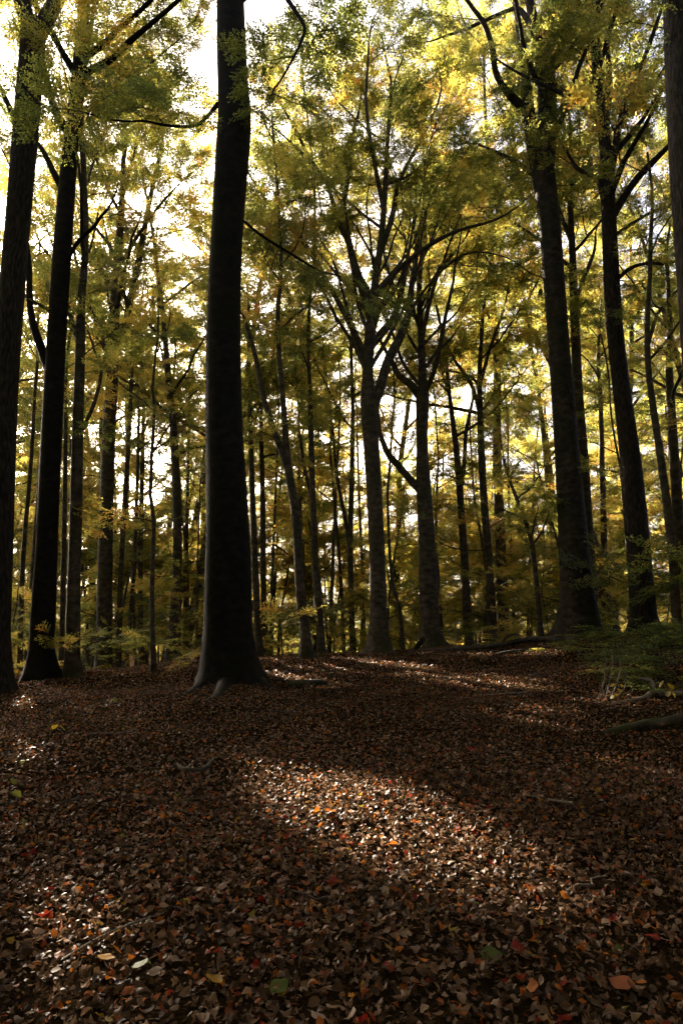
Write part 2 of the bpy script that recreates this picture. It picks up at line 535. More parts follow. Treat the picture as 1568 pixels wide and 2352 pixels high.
def build_leaves(name, SP, SD, leaf, r, base_tint, var=.2, thin=1.0, shafts=True, origin=(0, 0, 0), scale=1.0, roll=.35):
    """SP (n,3) spray bases, SD (n,3) spray headings -> one leaf mesh"""
    SP = np.asarray(SP); SD = np.asarray(SD)
    Vs, ts = [], []
    kind = r.integers(0, len(SPRAYS), len(SP))
    for k in range(len(SPRAYS)):
        sel = np.where(kind == k)[0]
        if not len(sel): continue
        pos, dr, nm = SPRAYS[k]
        m = len(sel)
        A = SD[sel].copy(); A[:, 2] *= .6; A /= np.linalg.norm(A, axis=1)[:, None] + 1e-9
        N = np.stack([r.normal(0, roll, m), r.normal(0, roll, m), np.ones(m)], -1)
        N -= (N * A).sum(1)[:, None] * A; N /= np.linalg.norm(N, axis=1)[:, None]
        B = np.cross(N, A)
        M = np.stack([A, B, N], 1)                       # rows
        sc = (r.uniform(.75, 1.2, m) * scale)[:, None, None]
        p = np.einsum('ni,mij->mnj', pos, M) * sc + SP[sel][:, None, :]
        d = np.einsum('ni,mij->mnj', dr, M); nn = np.einsum('ni,mij->mnj', nm, M)
        tint = base_tint + r.normal(0, var * .6, m)[:, None] + r.normal(0, var * .5, (m, len(pos)))
        p = p.reshape(-1, 3); d = d.reshape(-1, 3); nn = nn.reshape(-1, 3); tint = tint.ravel()
        if thin < 1.0:
            q = r.random(len(p)) < thin; p, d, nn, tint = p[q], d[q], nn[q], tint[q]
        if shafts:
            q = ~in_shaft(p); p, d, nn, tint = p[q], d[q], nn[q], tint[q]
        n = len(p)
        s = np.cross(nn, d); s /= np.linalg.norm(s, axis=1)[:, None] + 1e-9
        L = (leaf * r.uniform(.75, 1.2, n))[:, None]
        V = np.stack([p, p + d * L * .45 + s * L * .33, p + d * L, p + d * L * .45 - s * L * .33], 1)
        Vs.append(V.reshape(-1, 3)); ts.append(tint)
    V = np.concatenate(Vs) - np.asarray(origin); t = np.clip(np.concatenate(ts), 0, 1)
    Q = np.arange(len(V)).reshape(-1, 4)
    return mesh_np(name, V, Q, None, M_LEAF, {'tint': t})

# ---------------------------------------------------------------- branching
def unit(v):
    v = np.asarray(v, float); return v / (np.linalg.norm(v) + 1e-9)

def grow(o, d, length, nseg, r, lift=0.0, wob=.16):
    P = [np.asarray(o, float)]; d = unit(d)
    for i in range(nseg):
        d = unit(d + r.normal(0, wob, 3) + np.array([0, 0, lift]))
        P.append(P[-1] + d * length / nseg)
    return np.array(P)

def side_dir(t, ang, r, flat=.35):
    """a direction at ang from tangent t, pushed towards the horizontal"""
    t = unit(t)
    a = unit(np.cross(t, r.normal(0, 1, 3)))
    d = t * math.cos(ang) + a * math.sin(ang)
    d[2] *= (1 - flat)
    return unit(d)

class FullCrown:
    """a crown written out leaf by leaf"""
    def __init__(s, r):
        s.r = r; s.twigs = Tubes(); s.SP = []; s.SD = []
    def spray(s, p, d): s.SP.append(p); s.SD.append(d)
    def third(s, o, d, l, rad, dens):
        r = s.r
        P = grow(o, d, l, 3, r, -.02, .14)
        s.twigs.add(P, np.linspace(rad, .004, 4), 3, cap=False)
        n = max(1, int(l * dens + r.random()))
        for k in range(n):
            f = r.uniform(.2, 1.0); i = min(int(f * 3), 2)
            p = P[i] + (P[i + 1] - P[i]) * (f * 3 - i)
            s.spray(p, side_dir(P[i + 1] - P[i], r.uniform(.2, .9), r, .6))
        s.spray(P[-1], P[-1] - P[-2])
    def second(s, o, d, l, rad, dens):
        r = s.r
        P = grow(o, d, l, 6, r, .03, .13)
        s.twigs.add(P, np.linspace(rad, .008, 7), 4, cap=False)
        n = max(2, int(l * 1.7))
        for k in range(n):
            f = r.uniform(.25, 1.0); i = min(int(f * 6), 5)
            p = P[i] + (P[i + 1] - P[i]) * (f * 6 - i)
            s.third(p, side_dir(P[i + 1] - P[i], r.uniform(.45, 1.0), r, .45), r.uniform(.5, 1.3), max(.006, rad * .4), dens)
        s.third(P[-1], P[-1] - P[-2], .9, .008, dens)
    def limb(s, P, rads, dens, start=.3, gap=.75, l2=2.0, flat=.35):
        """clothe a limb polyline with second and third order branches"""
        r = s.r
        seg = np.linalg.norm(np.diff(P, axis=0), axis=1); cum = np.concatenate([[0], np.cumsum(seg)]); tot = cum[-1]
        u = tot * start
        while u < tot:
            i = min(np.searchsorted(cum, u) - 1, len(seg) - 1); i = max(i, 0)
            f = (u - cum[i]) / seg[i]
            p = P[i] + (P[i + 1] - P[i]) * f
            rad = rads[i] * (1 - f) + rads[i + 1] * f
            l = l2 * r.uniform(.6, 1.25) * (1 - .45 * u / tot)
            s.second(p, side_dir(P[i + 1] - P[i], r.uniform(.55, 1.1), r, flat), l, min(rad * .5, .035), dens)
            u += gap * r.uniform(.6, 1.4)
        s.second(P[-1], P[-1] - P[-2], l2 * .6, rads[-1] * .8, dens)

# ---------------------------------------------------------------- leafy boughs: a few shapes, shared by all crowns
BL = 2.0
BT = (.22, .36, .50, .66)
def bough_proto(seed, tint, leaf=.079):
    r = np.random.default_rng(9000 + seed)
    C = FullCrown(r)
    P = grow((0, 0, 0), (1, 0, .05), BL, 8, r, -.012, .10)
    C.twigs.add(P, np.linspace(.022, .005, 9), 4, cap=False)
    for k in range(8):
        f = .16 + .80 * (k + r.random() * .8) / 8
        i = min(int(f * 8), 7); p = P[i] + (P[i + 1] - P[i]) * (f * 8 - i)
        az = (1 if k % 2 else -1) * r.uniform(.5, 1.1)
        d = np.array([math.cos(az), math.sin(az), r.normal(0.05, .22)])
        l = (1.05 - .6 * f) * r.uniform(.7, 1.25)
        Q = grow(p, d, l, 3, r, -.03, .13)
        C.twigs.add(Q, np.linspace(.009, .003, 4), 3, cap=False)
        for m in range(max(2, int(l * 4.0))):
            g = r.uniform(.15, 1.0); j = min(int(g * 3), 2); q = Q[j] + (Q[j + 1] - Q[j]) * (g * 3 - j)
            C.spray(q, side_dir(Q[j + 1] - Q[j], r.uniform(.2, .9), r, .75))
        C.spray(Q[-1], Q[-1] - Q[-2])
    C.spray(P[-1], P[-1] - P[-2])
    for k in (4, 6, 7): C.spray(P[k], side_dir(P[k] - P[k - 1], .7, r, .7))
    lm = build_leaves('tmp', C.SP, C.SD, leaf, r, tint, .2, 1.0, False, scale=.8, roll=.4)
    n = len(lm.vertices); V = np.empty(n * 3, np.float32); lm.vertices.foreach_get('co', V)
    t = np.empty(n // 4, np.float32); lm.attributes['tint'].data.foreach_get('value', t)
    bpy.data.meshes.remove(lm)
    return V.reshape(-1, 4, 3).astype(float), t, np.concatenate(C.twigs.V), np.concatenate(C.twigs.Q)

def bough_mesh(V4, t, TV, TQ):
    n = len(V4)
    V = np.vstack([V4.reshape(-1, 3), TV]); Q = np.vstack([np.arange(4 * n).reshape(-1, 4), TQ + 4 * n])
    me = mesh_np('leafy_bough', V, Q, None, M_LEAF, {'tint': np.concatenate([t, np.zeros(len(TQ))])})
    me.materials.append(M_BEECH)
    me.polygons.foreach_set('material_index', np.concatenate([np.zeros(n, np.int32), np.ones(len(TQ), np.int32)]))
    return me
BOUGH = [[bough_proto(10 * i + k, t) for k in range(4)] for i, t in enumerate(BT)]
BOUGH_ME = [[bough_mesh(*b) for b in row] for row in BOUGH]
CNT = {'b': 0, 'cut': 0, 'cut_tris': 0}

def bough_axes(d, r):
    x = unit(d); up = np.array([r.normal(0, .25), r.normal(0, .25), 1.0])
    y = unit(np.cross(up, x)); z = np.cross(x, y)
    return np.stack([x, y, z], 1)                    # columns

def add_boughs(e, boughs, r, tint, var, loc, rz=0.0, sc=1.0, carve=True):
    """hang bough copies (o, d, length in the tree's own space) on tree e"""
    from mathutils import Matrix
    c, s_ = math.cos(rz), math.sin(rz)
    RZ = np.array([[c, -s_, 0], [s_, c, 0], [0, 0, 1.0]])
    for (o, d, l) in boughs:
        k = int(np.argmin(np.abs(np.array(BT) - (tint + r.normal(0, var * .7))))); j = int(r.integers(0, 4))
        M = bough_axes(d, r) * (l / BL)
        me = BOUGH_ME[k][j]
        if carve:
            A = RZ @ M * sc; p0 = RZ @ np.asarray(o) * sc + loc
            cen = p0 + A @ np.array([BL * .5, 0, 0])
            v = cen - G_; tt = v @ SUN; dd = np.sqrt(np.maximum((v * v).sum(1) - tt * tt, 0))
            if np.any((tt > 0) & (dd < GR_ + 1.2 * l * sc * .6)):
                V4, t, TV, TQ = BOUGH[k][j]
                W = V4.mean(1) @ A.T + p0
                hit = in_shaft(W)
                if hit.sum() > 12:
                    if hit.mean() > .8: continue
                    me = bough_mesh(V4[~hit], t[~hit], TV, TQ)
                    CNT['cut'] += 1; CNT['cut_tris'] += 2 * len(me.polygons)
        ob = bpy.data.objects.new('leafy_bough', me)
        ob.location = tuple(float(q) for q in o)
        q = l / BL
        ob.rotation_euler = Matrix((M / q).tolist()).to_euler(); ob.scale = (q, q, q)
        ob['kind'] = 'stuff'
        col.objects.link(ob); ob.parent = e
        CNT['b'] += 1

class Crown:
    """collects where boughs grow from"""
    def __init__(s, r):
        s.r = r; s.B = []
    def second(s, o, d, l, rad, dens):
        if s.r.random() < dens / 3.0:
            s.B.append((np.asarray(o, float), unit(d), l))
    limb = FullCrown.limb

# ---------------------------------------------------------------- trees read from the photograph
def px_path(pts, D, base_D=None):
    """(px, py, width_px[, dD]) -> world points + radii"""
    out = []
    for q in pts:
        d = D + (q[3] if len(q) > 3 else 0)
        p = at(q[0], q[1], d)
        out.append((*p, q[2] * .5 * camdepth(p) / F0))
    return np.array(out)

def vase(seed, n, stem, spread, length, w):
    """upswept limbs fanning from a stem: stem = [(px, py), (px, py)] low to high"""
    r = np.random.default_rng(300 + seed)
    out = []
    for i in range(n):
        f = (i + r.random()) / n
        x0 = stem[0][0] + (stem[1][0] - stem[0][0]) * f; y0 = stem[0][1] + (stem[1][1] - stem[0][1]) * f
        a = (1 if i % 2 else -1) * r.uniform(.35, 1.0) * spread
        L = length * r.uniform(.7, 1.15) * (1 - .3 * f)
        ww = w * (1 - .45 * f); dD = r.uniform(-1.6, 1.6)
        p = [(x0, y0, ww)]
        ang = a * 1.25; x, y = x0, y0
        for k in range(1, 6):
            ang = ang * .86 + r.normal(0, .13)
            x += math.sin(ang) * L / 5; y -= math.cos(ang) * L / 5
            p.append((x, y, ww * (1 - .16 * k), dD * k / 5))
        out.append(dict(p=p, ext=1.6, start=.6, gap=2.4))
    return out

TRI = {'n': 0}
def make_tree(name, label, cat, D, pts, limbs=(), H=20.0, mat=None, auto=6, auto_from=.45, dens=3.0, l_auto=4.0, tint=.35, var=.2, leaf=.115, flare=1.5,
              seed=0, roots=(), sides=14, group=None, l2=2.0, thin=1.0, lump=.05, low=0, sub_gap=.66, leader=True, front=0.0, limb_w=1.15):
    r = np.random.default_rng(1000 + seed)
    mat = mat or M_BEECH
    T = px_path(pts, D)
    b = T[0].copy(); zb = float(gz(b[0], b[1]))
    # bring the foot to the ground
    T[0, 2] = zb - .02
    root0 = T[0].copy(); root0[2] = zb - .35
    T = np.vstack([root0, T])
    if leader and T[-1, 2] < H:
        d = unit(T[-1, :3] - T[-2, :3]) * .7 + np.array([0, 0, .5])
        L = (H - T[-1, 2])
        ext = grow(T[-1, :3], d, L, 5, r, .12, .08)
        rr = np.linspace(T[-1, 3], .03, 6)
        T = np.vstack([T, np.column_stack([ext[1:], rr[1:]])])
    n = max(14, int((T[-1, 2] - zb) / .45))
    S = smooth_path(T, n)
    S[:, 3] = np.maximum(S[:, 3], .012)
    h = S[:, 2] - zb
    fl = flare * np.exp(-np.maximum(h, 0) / .28) * .55 + .25 * (flare - .5) * np.exp(-np.maximum(h, 0) / 1.1) * .5
    # extra rings near the foot
    near = S[h < 1.6]
    if len(near) >= 2:
        zz = np.linspace(near[0, 2], near[-1, 2], 14)
        near2 = np.column_stack([np.interp(zz, near[:, 2], near[:, k]) for k in range(4)])
        S = np.vstack([near2, S[len(near):]])
        h = S[:, 2] - zb
        fl = flare * np.exp(-np.maximum(h, 0) / .28) * .55 + .25 * max(flare - .5, 0) * np.exp(-np.maximum(h, 0) / 1.1) * .5
    e = empty(name, (b[0], b[1], zb)); org = np.array([b[0], b[1], zb])
    tag(e, label, cat, group)
    tb = Tubes()
    tb.add(S[:, :3], S[:, 3] * (1 + fl), sides, lump, np.clip(fl, 0, 1.2) * .42, seed * 1.37, cap=True)
    obj('trunk', tb.mesh('trunk', mat, org), e)
    for (pp, w) in roots:                         # (list of ground pixels + height), width m
        rt = Tubes()
        Pw = []
        for (a, c, hgt, wid) in pp:
            g = ghit(a, c)
            Pw.append((g[0], g[1], g[2] + hgt - wid * .3, wid))
        Pw = smooth_path(np.array(Pw), 12)
        rt.add(Pw[:, :3], Pw[:, 3], 9, .10, None, seed + a)
        obj('root', rt.mesh('root', M_BACKLIT if mat is M_BACKLIT else M_MOSSROOT, org), e)
    C = Crown(r)
    for lb in limbs:
        Pl = px_path(lb['p'], D)
        Pl[:, 3] *= limb_w
        k = lb.get('ext', 0)
        if k:
            d = unit(Pl[-1, :3] - Pl[-2, :3]) + np.array([0, 0, .15])
            ex = grow(Pl[-1, :3], d, k, 4, r, .05, .14)
            rr = np.linspace(Pl[-1, 3], .012, 5)
            Pl = np.vstack([Pl, np.column_stack([ex[1:], rr[1:]])])
        Sl = smooth_path(Pl, max(10, 3 * len(Pl)))
        Sl[:, 3] = np.maximum(Sl[:, 3], .008)
        lt = Tubes(); lt.add(Sl[:, :3], Sl[:, 3], 8, .05, None, seed + 1.7)
        obj('limb', lt.mesh('limb', mat, org), e)
        C.limb(Sl[:, :3], Sl[:, 3], dens, lb.get('start', .35), lb.get('gap', sub_gap), l2)
    ht = h[-1]
    for i in range(auto):
        f = auto_from + (1 - auto_from) * (i + r.random()) / max(auto, 1) * .97
        k = np.searchsorted(h, f * ht); k = min(max(k, 1), len(S) - 2)
        az = i * 2.4 + r.normal(0, .5) + seed
        up = r.uniform(.45, 1.0)
        d = unit((math.cos(az), math.sin(az), up))
        L = l_auto * (1.15 - .6 * (f - auto_from) / (1 - auto_from + 1e-6)) * r.uniform(.75, 1.25)
        Pl = grow(S[k, :3], d, L, 7, r, .05, .12)
        rr = np.linspace(min(S[k, 3] * .55, .10), .014, 8)
        lt = Tubes(); lt.add(Pl, rr, 7, .05, None, seed + i)
        obj('limb', lt.mesh('limb', mat, org), e)
        C.limb(Pl, rr, dens, .25, sub_gap, l2)
    if leader:
        up = S[h > auto_from * ht]
        if len(up) > 3: C.limb(up[:, :3], up[:, 3], dens, .3, sub_gap * 1.2, l2)
    for i in range(low):                          # thin leafy shoots low on the stem
        k = r.integers(int(len(S) * .15), int(len(S) * .6))
        C.second(S[k, :3], side_dir(np.array([0, 0, 1.]), r.uniform(.9, 1.4), r, .3), r.uniform(.8, 1.8), .012, dens)
    B = [(o - org, d, l) for (o, d, l) in C.B if not (front and o[1] + d[1] * l * .5 < D - .6 and r.random() < front)]
    add_boughs(e, B, r, tint, var, org)
    return e

make_tree('oak_tree', 'dark ridged oak trunk cut off by the left edge of the picture, hiding the sun', 'tree', 12.7,
          [(-12, 1590, 66), (-10, 1450, 62), (-2, 1200, 60), (14, 850, 57), (33, 600, 55), (52, 380, 54), (68, 180, 55), (76, 80, 56)],
          limbs=[dict(p=[(80, 90, 34), (105, 45, 32), (135, -10, 28, .3), (170, -80, 22, .8)], ext=4, start=.5),
                 dict(p=[(70, 80, 34), (58, 30, 32), (40, -40, 28), (20, -120, 22, .5)], ext=4, start=.5),
                 dict(p=[(60, 330, 13), (40, 290, 12), (15, 230, 10), (-10, 180, 8)], ext=1.5)],
          H=13, leader=False, mat=M_OAK, auto=0, front=.8, dens=2.6, tint=.45, var=.25, flare=1.0, seed=1, sides=20, lump=.03)

make_tree('beech_tree', 'tall black trunk right of the leftmost oak with a rising side limb at mid height', 'tree', 15.3,
          [(92, 1556, 56), (97, 1450, 52), (107, 1250, 48), (118, 1000, 46), (127, 820, 44), (140, 620, 40), (158, 380, 36), (176, 220, 32), (188, 80, 28), (194, -20, 25)],
          limbs=[dict(p=[(112, 850, 18), (95, 800, 17), (76, 745, 15), (68, 690, 13, .2), (66, 600, 11, .4), (50, 500, 9, .6)], ext=2),
                 dict(p=[(182, 190, 17), (205, 162, 15), (235, 148, 14), (265, 128, 13), (300, 92, 12, -.3), (345, 55, 10, -.6), (420, -10, 8, -1)], ext=2, start=.4),
                 dict(p=[(165, 310, 16), (140, 285, 15), (118, 230, 13), (100, 160, 11, .2), (95, 90, 8, .4)], ext=1.5),
                 dict(p=[(150, 450, 11), (125, 400, 12), (95, 340, 10, .3), (60, 300, 7, .6)], ext=1.2),
                 dict(p=[(140, 630, 9), (175, 560, 8, -.2), (215, 520, 7, -.4)], ext=1.2)],
          H=23, auto=7, auto_from=.5, dens=2.8, tint=.45, var=.22, flare=1.2, mat=M_BACKLIT, seed=2, sides=18, low=2, front=.75)

make_tree('beech_tree', 'slender dark beech between the black left trunk and the forked beech', 'tree', 15.6,
          [(166, 1553, 33), (168, 1400, 30), (174, 1200, 28), (178, 1000, 25), (183, 850, 22), (186, 700, 19), (196, 560, 15)],
          limbs=[dict(p=[(178, 1010, 9), (215, 930, 8, .3), (232, 860, 7, .6)], ext=1.5), dict(p=[(184, 800, 11), (160, 720, 9, .4), (140, 650, 7, .8)], ext=2)],
          H=20, auto=8, auto_from=.4, dens=3, l_auto=3.2, tint=.46, flare=.9, seed=3, low=4, front=.75)

make_tree('beech_tree', 'beech with a two-stemmed fork high up, left of the big dark trunk', 'tree', 24.0,
          [(240, 1548, 36), (239, 1400, 34), (243, 1200, 32), (250, 1000, 29), (259, 840, 27), (264, 700, 22), (270, 600, 19), (279, 480, 15), (283, 380, 10)],
          limbs=[dict(p=[(261, 830, 17), (283, 760, 15), (300, 690, 14), (318, 600, 12, .2), (334, 510, 11, .4), (352, 420, 9, .6), (372, 330, 6, .8)], ext=2),
                 dict(p=[(258, 840, 9), (230, 760, 8, .3), (200, 690, 7, .6), (175, 600, 6, .9)], ext=2),
                 dict(p=[(270, 600, 8), (250, 560, 7), (225, 530, 6, -.3)], ext=1.5)] + vase(4, 6, [(258, 850), (272, 560)], .6, 330, 7),
          H=25, auto=15, auto_from=.45, dens=3, l_auto=5.0, tint=.46, flare=1.0, seed=4, low=5, front=.5)

make_tree('young_beech', 'thin crooked stem standing alone before the crest, left of the big dark trunk', 'tree', 15.9,
          [(353, 1551, 13), (350, 1450, 11), (349, 1320, 10), (354, 1210, 9), (344, 1110, 8), (355, 960, 7), (350, 880, 6), (362, 780, 5)],
          H=9.5, auto=5, auto_from=.35, dens=2.6, l_auto=1.6, tint=.55, flare=.6, seed=5, sides=9, l2=1.0, low=3)

make_tree('beech_tree', 'huge near-black beech trunk with flared mossy roots, foremost in the picture', 'tree', 13.3,
          [(528, 1585, 122), (524, 1480, 114), (523, 1400, 108), (523, 1300, 103), (521, 1150, 94), (514, 950, 83), (513, 780, 79), (517, 620, 75), (525, 480, 72), (535, 330, 76), (538, 255, 76), (534, 180, 70), (531, 90, 66), (529, -10, 62), (530, -200, 52)],
          limbs=[dict(p=[(552, 500, 6), (600, 540, 6, .4), (680, 590, 5, .8), (730, 620, 4, 1.1)], ext=1.0),
                 dict(p=[(500, 238, 9), (480, 262, 8, -.2), (455, 285, 7, -.4), (420, 290, 6, -.6), (370, 285, 5, -.9)], ext=1.5),
                 dict(p=[(552, -150, 20), (620, -60, 13, -.5), (688, 40, 8, -.9), (698, 75, 7, -1.0), (672, 135, 5, -1.1), (640, 190, 4, -1.2)], ext=.6, start=.3)],
          H=21, auto=7, auto_from=.68, dens=2.6, l_auto=5, tint=.2, var=.16, flare=.8, seed=6, thin=.75, mat=M_BACKLIT, sides=28, lump=.025,
          roots=[([(490, 1530, .30, .18), (470, 1562, .08, .13), (442, 1588, .0, .085), (405, 1604, -.0, .045), (385, 1610, -.0, .02)], 0),
                 ([(525, 1545, .22, .2), (512, 1580, .0, .14), (492, 1606, .0, .08), (465, 1618, .0, .045), (450, 1624, .0, .02)], 0),
                 ([(562, 1530, .30, .18), (592, 1562, .06, .13), (618, 1580, .0, .07), (640, 1588, .0, .04), (652, 1594, 0, .02)], 0)])

make_tree('beech_tree', 'thin reddish crooked trunk with pale roots, right of the huge dark trunk', 'tree', 18.6,
          [(704, 1511, 25), (700, 1440, 23), (690, 1360, 22), (684, 1250, 21), (676, 1160, 20), (664, 1090, 19), (657, 1020, 15), (650, 920, 12), (640, 800, 11), (638, 715, 10), (646, 620, 8), (642, 520, 7), (635, 400, 6), (624, 270, 5)],
          limbs=[dict(p=[(664, 1090, 13), (640, 1020, 12), (618, 955, 11), (600, 890, 10, .1), (582, 800, 9, .2), (557, 720, 7, .3)], ext=2)],
          H=16, auto=5, auto_from=.5, dens=2.6, l_auto=2.4, tint=.5, flare=1.0, seed=7, sides=11, low=3,
          roots=[([(690, 1500, .12, .06), (684, 1512, .04, .045), (672, 1518, .01, .03)], 0), ([(715, 1500, .10, .07), (730, 1512, .03, .05), (750, 1514, .0, .03)], 0)])

make_tree('beech_tree', 'slim grey trunk just right of the reddish crooked one', 'tree', 22.5,
          [(739, 1506, 19), (733, 1420, 18), (724, 1300, 16), (719, 1150, 14), (714, 1000, 12), (712, 900, 9)],
          limbs=[dict(p=[(720, 1160, 8), (700, 1080, 7, .2), (690, 1010, 6, .4)], ext=1.5)],
          H=20, auto=9, auto_from=.4, dens=2.8, l_auto=3.4, tint=.45, flare=.6, seed=8, low=4)

make_tree('beech_tree', 'dim narrow trunk with a low fork, left of the central vase-shaped beech', 'tree', 26,
          [(811, 1502, 15), (807, 1400, 14), (804, 1250, 13), (808, 1080, 11), (810, 930, 9), (806, 800, 7)],
          limbs=[dict(p=[(805, 1270, 9), (790, 1180, 8), (775, 1100, 7), (765, 1000, 6)], ext=2)],
          H=20, auto=9, auto_from=.4, dens=2.8, l_auto=3.4, tint=.45, flare=.6, seed=9, low=4)

make_tree('beech_tree', 'central smooth beech on the crest spreading into a tall vase of limbs', 'tree', 21.0,
          [(871, 1502, 44), (869, 1400, 39), (866, 1280, 36), (859, 1120, 36), (851, 1000, 36), (846, 930, 38), (844, 860, 26), (848, 780, 24), (856, 710, 24), (862, 640, 17), (874, 560, 15), (884, 440, 12), (890, 320, 9), (898, 200, 6)],
          limbs=[dict(p=[(852, 945, 24), (872, 890, 20), (890, 830, 19), (918, 775, 17), (938, 720, 15), (944, 660, 12, .2), (955, 600, 9, .4), (965, 520, 7, .6)], ext=2, start=.5),
                 dict(p=[(838, 840, 13), (812, 765, 12), (775, 690, 11, -.2), (735, 620, 10, -.4), (690, 545, 9, -.7), (625, 480, 7, -1)], ext=2.5),
                 dict(p=[(853, 740, 19), (838, 680, 17), (818, 630, 15), (802, 560, 13, .3), (790, 480, 11, .5), (800, 400, 9, .8), (812, 300, 7, 1)], ext=2.5),
                 dict(p=[(805, 570, 11), (775, 500, 10, -.3), (750, 420, 9, -.5), (715, 370, 8, -.8), (680, 300, 6, -1.1), (640, 230, 5, -1.4)], ext=2),
                 dict(p=[(862, 680, 15), (895, 640, 12, -.3), (935, 600, 10, -.6), (990, 560, 9, -.9), (1050, 530, 7, -1.2), (1120, 510, 5, -1.4)], ext=2),
                 dict(p=[(868, 590, 12), (900, 500, 11, .4), (915, 420, 9, .7), (960, 330, 7, 1), (1000, 250, 5, 1.2)], ext=2.5),
                 dict(p=[(880, 480, 10), (865, 400, 9, -.4), (850, 320, 8, -.8), (840, 230, 6, -1.2), (845, 140, 5, -1.5)], ext=2.5),
                 dict(p=[(912, 785, 7), (955, 695, 6, -.5), (1010, 625, 5, -.9), (1080, 580, 4, -1.2), (1160, 590, 3, -1.4), (1215, 625, 2, -1.5)], ext=.6),
                 dict(p=[(845, 850, 10), (860, 780, 9, .3), (905, 720, 8, .5), (925, 640, 7, .8)], ext=1.5)] + vase(1, 13, [(846, 880), (866, 600)], .75, 480, 10) + vase(2, 4, [(935, 730), (955, 600)], .6, 330, 7),
          H=22, auto=5, auto_from=.6, dens=1.9, l_auto=4.5, tint=.38, var=.22, flare=1.2, seed=10, sides=18, lump=.03, l2=2.2, thin=.9, front=.75)

make_tree('beech_tree', 'leaning dark beech right of centre with a limb reaching left to its neighbour', 'tree', 23.5,
          [(992, 1490, 46), (985, 1400, 42), (981, 1280, 40), (976, 1180, 36), (971, 1090, 33), (969, 1000, 26), (970, 920, 30), (970, 860, 20), (966, 760, 16), (962, 650, 12), (975, 540, 9)],
          limbs=[dict(p=[(970, 1130, 18), (945, 1105, 17), (915, 1070, 15), (890, 1040, 13), (870, 985, 10), (866, 940, 8)], ext=0, start=.8),
                 dict(p=[(966, 915, 18), (945, 885, 16), (915, 860, 13, .3), (900, 830, 10, .6)], ext=2.5),
                 dict(p=[(972, 905, 12), (990, 870, 11, -.3), (1005, 820, 10, -.6), (1020, 740, 8, -.9), (1040, 650, 6, -1.2)], ext=2.5),
                 dict(p=[(968, 780, 10), (985, 700, 9, .3), (1010, 620, 7, .6), (1060, 560, 6, .9)], ext=2.5),
                 dict(p=[(966, 760, 9), (945, 690, 8, -.2), (950, 600, 6, -.5)], ext=2),
                 dict(p=[(995, 1395, 14), (1005, 1340, 9), (1002, 1290, 8), (995, 1260, 6)], ext=.6, start=.8)] + vase(3, 6, [(970, 900), (966, 690)], .85, 330, 8),
          H=21, auto=6, auto_from=.5, dens=2.0, l_auto=4, tint=.42, flare=1.1, seed=11, sides=16, low=6, front=.6,
          roots=[([(970, 1478, .12, .09), (950, 1494, .03, .06), (930, 1500, .0, .04)], 0)])

make_tree('beech_tree', 'slim tan trunk behind the crest, left one of a leaning pair right of centre', 'tree', 27,
          [(1077, 1478, 22), (1072, 1400, 20), (1066, 1280, 18), (1058, 1160, 17), (1050, 1060, 14), (1041, 980, 12), (1030, 890, 9)],
          limbs=[dict(p=[(1054, 1150, 10), (1066, 1060, 9), (1070, 990, 8), (1085, 920, 6)], ext=1.5)],
          H=20, auto=9, auto_from=.4, dens=2.8, l_auto=3.4, tint=.45, flare=.6, seed=12, low=5)

make_tree('beech_tree', 'slim straight trunk with a sunlit left edge, right one of the leaning pair', 'tree', 25.5,
          [(1132, 1472, 22), (1127, 1380, 20), (1120, 1260, 18), (1110, 1130, 17), (1104, 1000, 15), (1101, 880, 12), (1104, 790, 9)],
          limbs=[dict(p=[(1102, 950, 9), (1085, 890, 8, .2), (1060, 850, 7, .4)], ext=2), dict(p=[(1103, 880, 8), (1125, 800, 7, -.3), (1150, 730, 5, -.5)], ext=2)],
          H=20, auto=9, auto_from=.4, dens=2.8, l_auto=3.4, tint=.45, flare=.6, seed=13, low=4)

make_tree('young_beech', 'thin bent stem leaning left, standing left of the big right-hand beech', 'tree', 20.3,
          [(1243, 1472, 13), (1238, 1410, 12), (1228, 1300, 11), (1218, 1230, 10), (1198, 1175, 9), (1178, 1125, 8), (1164, 1085, 5)],
          H=6.2, auto=7, auto_from=.3, dens=2.6, l_auto=1.8, tint=.5, flare=.5, seed=14, sides=9, l2=1.1, low=4)

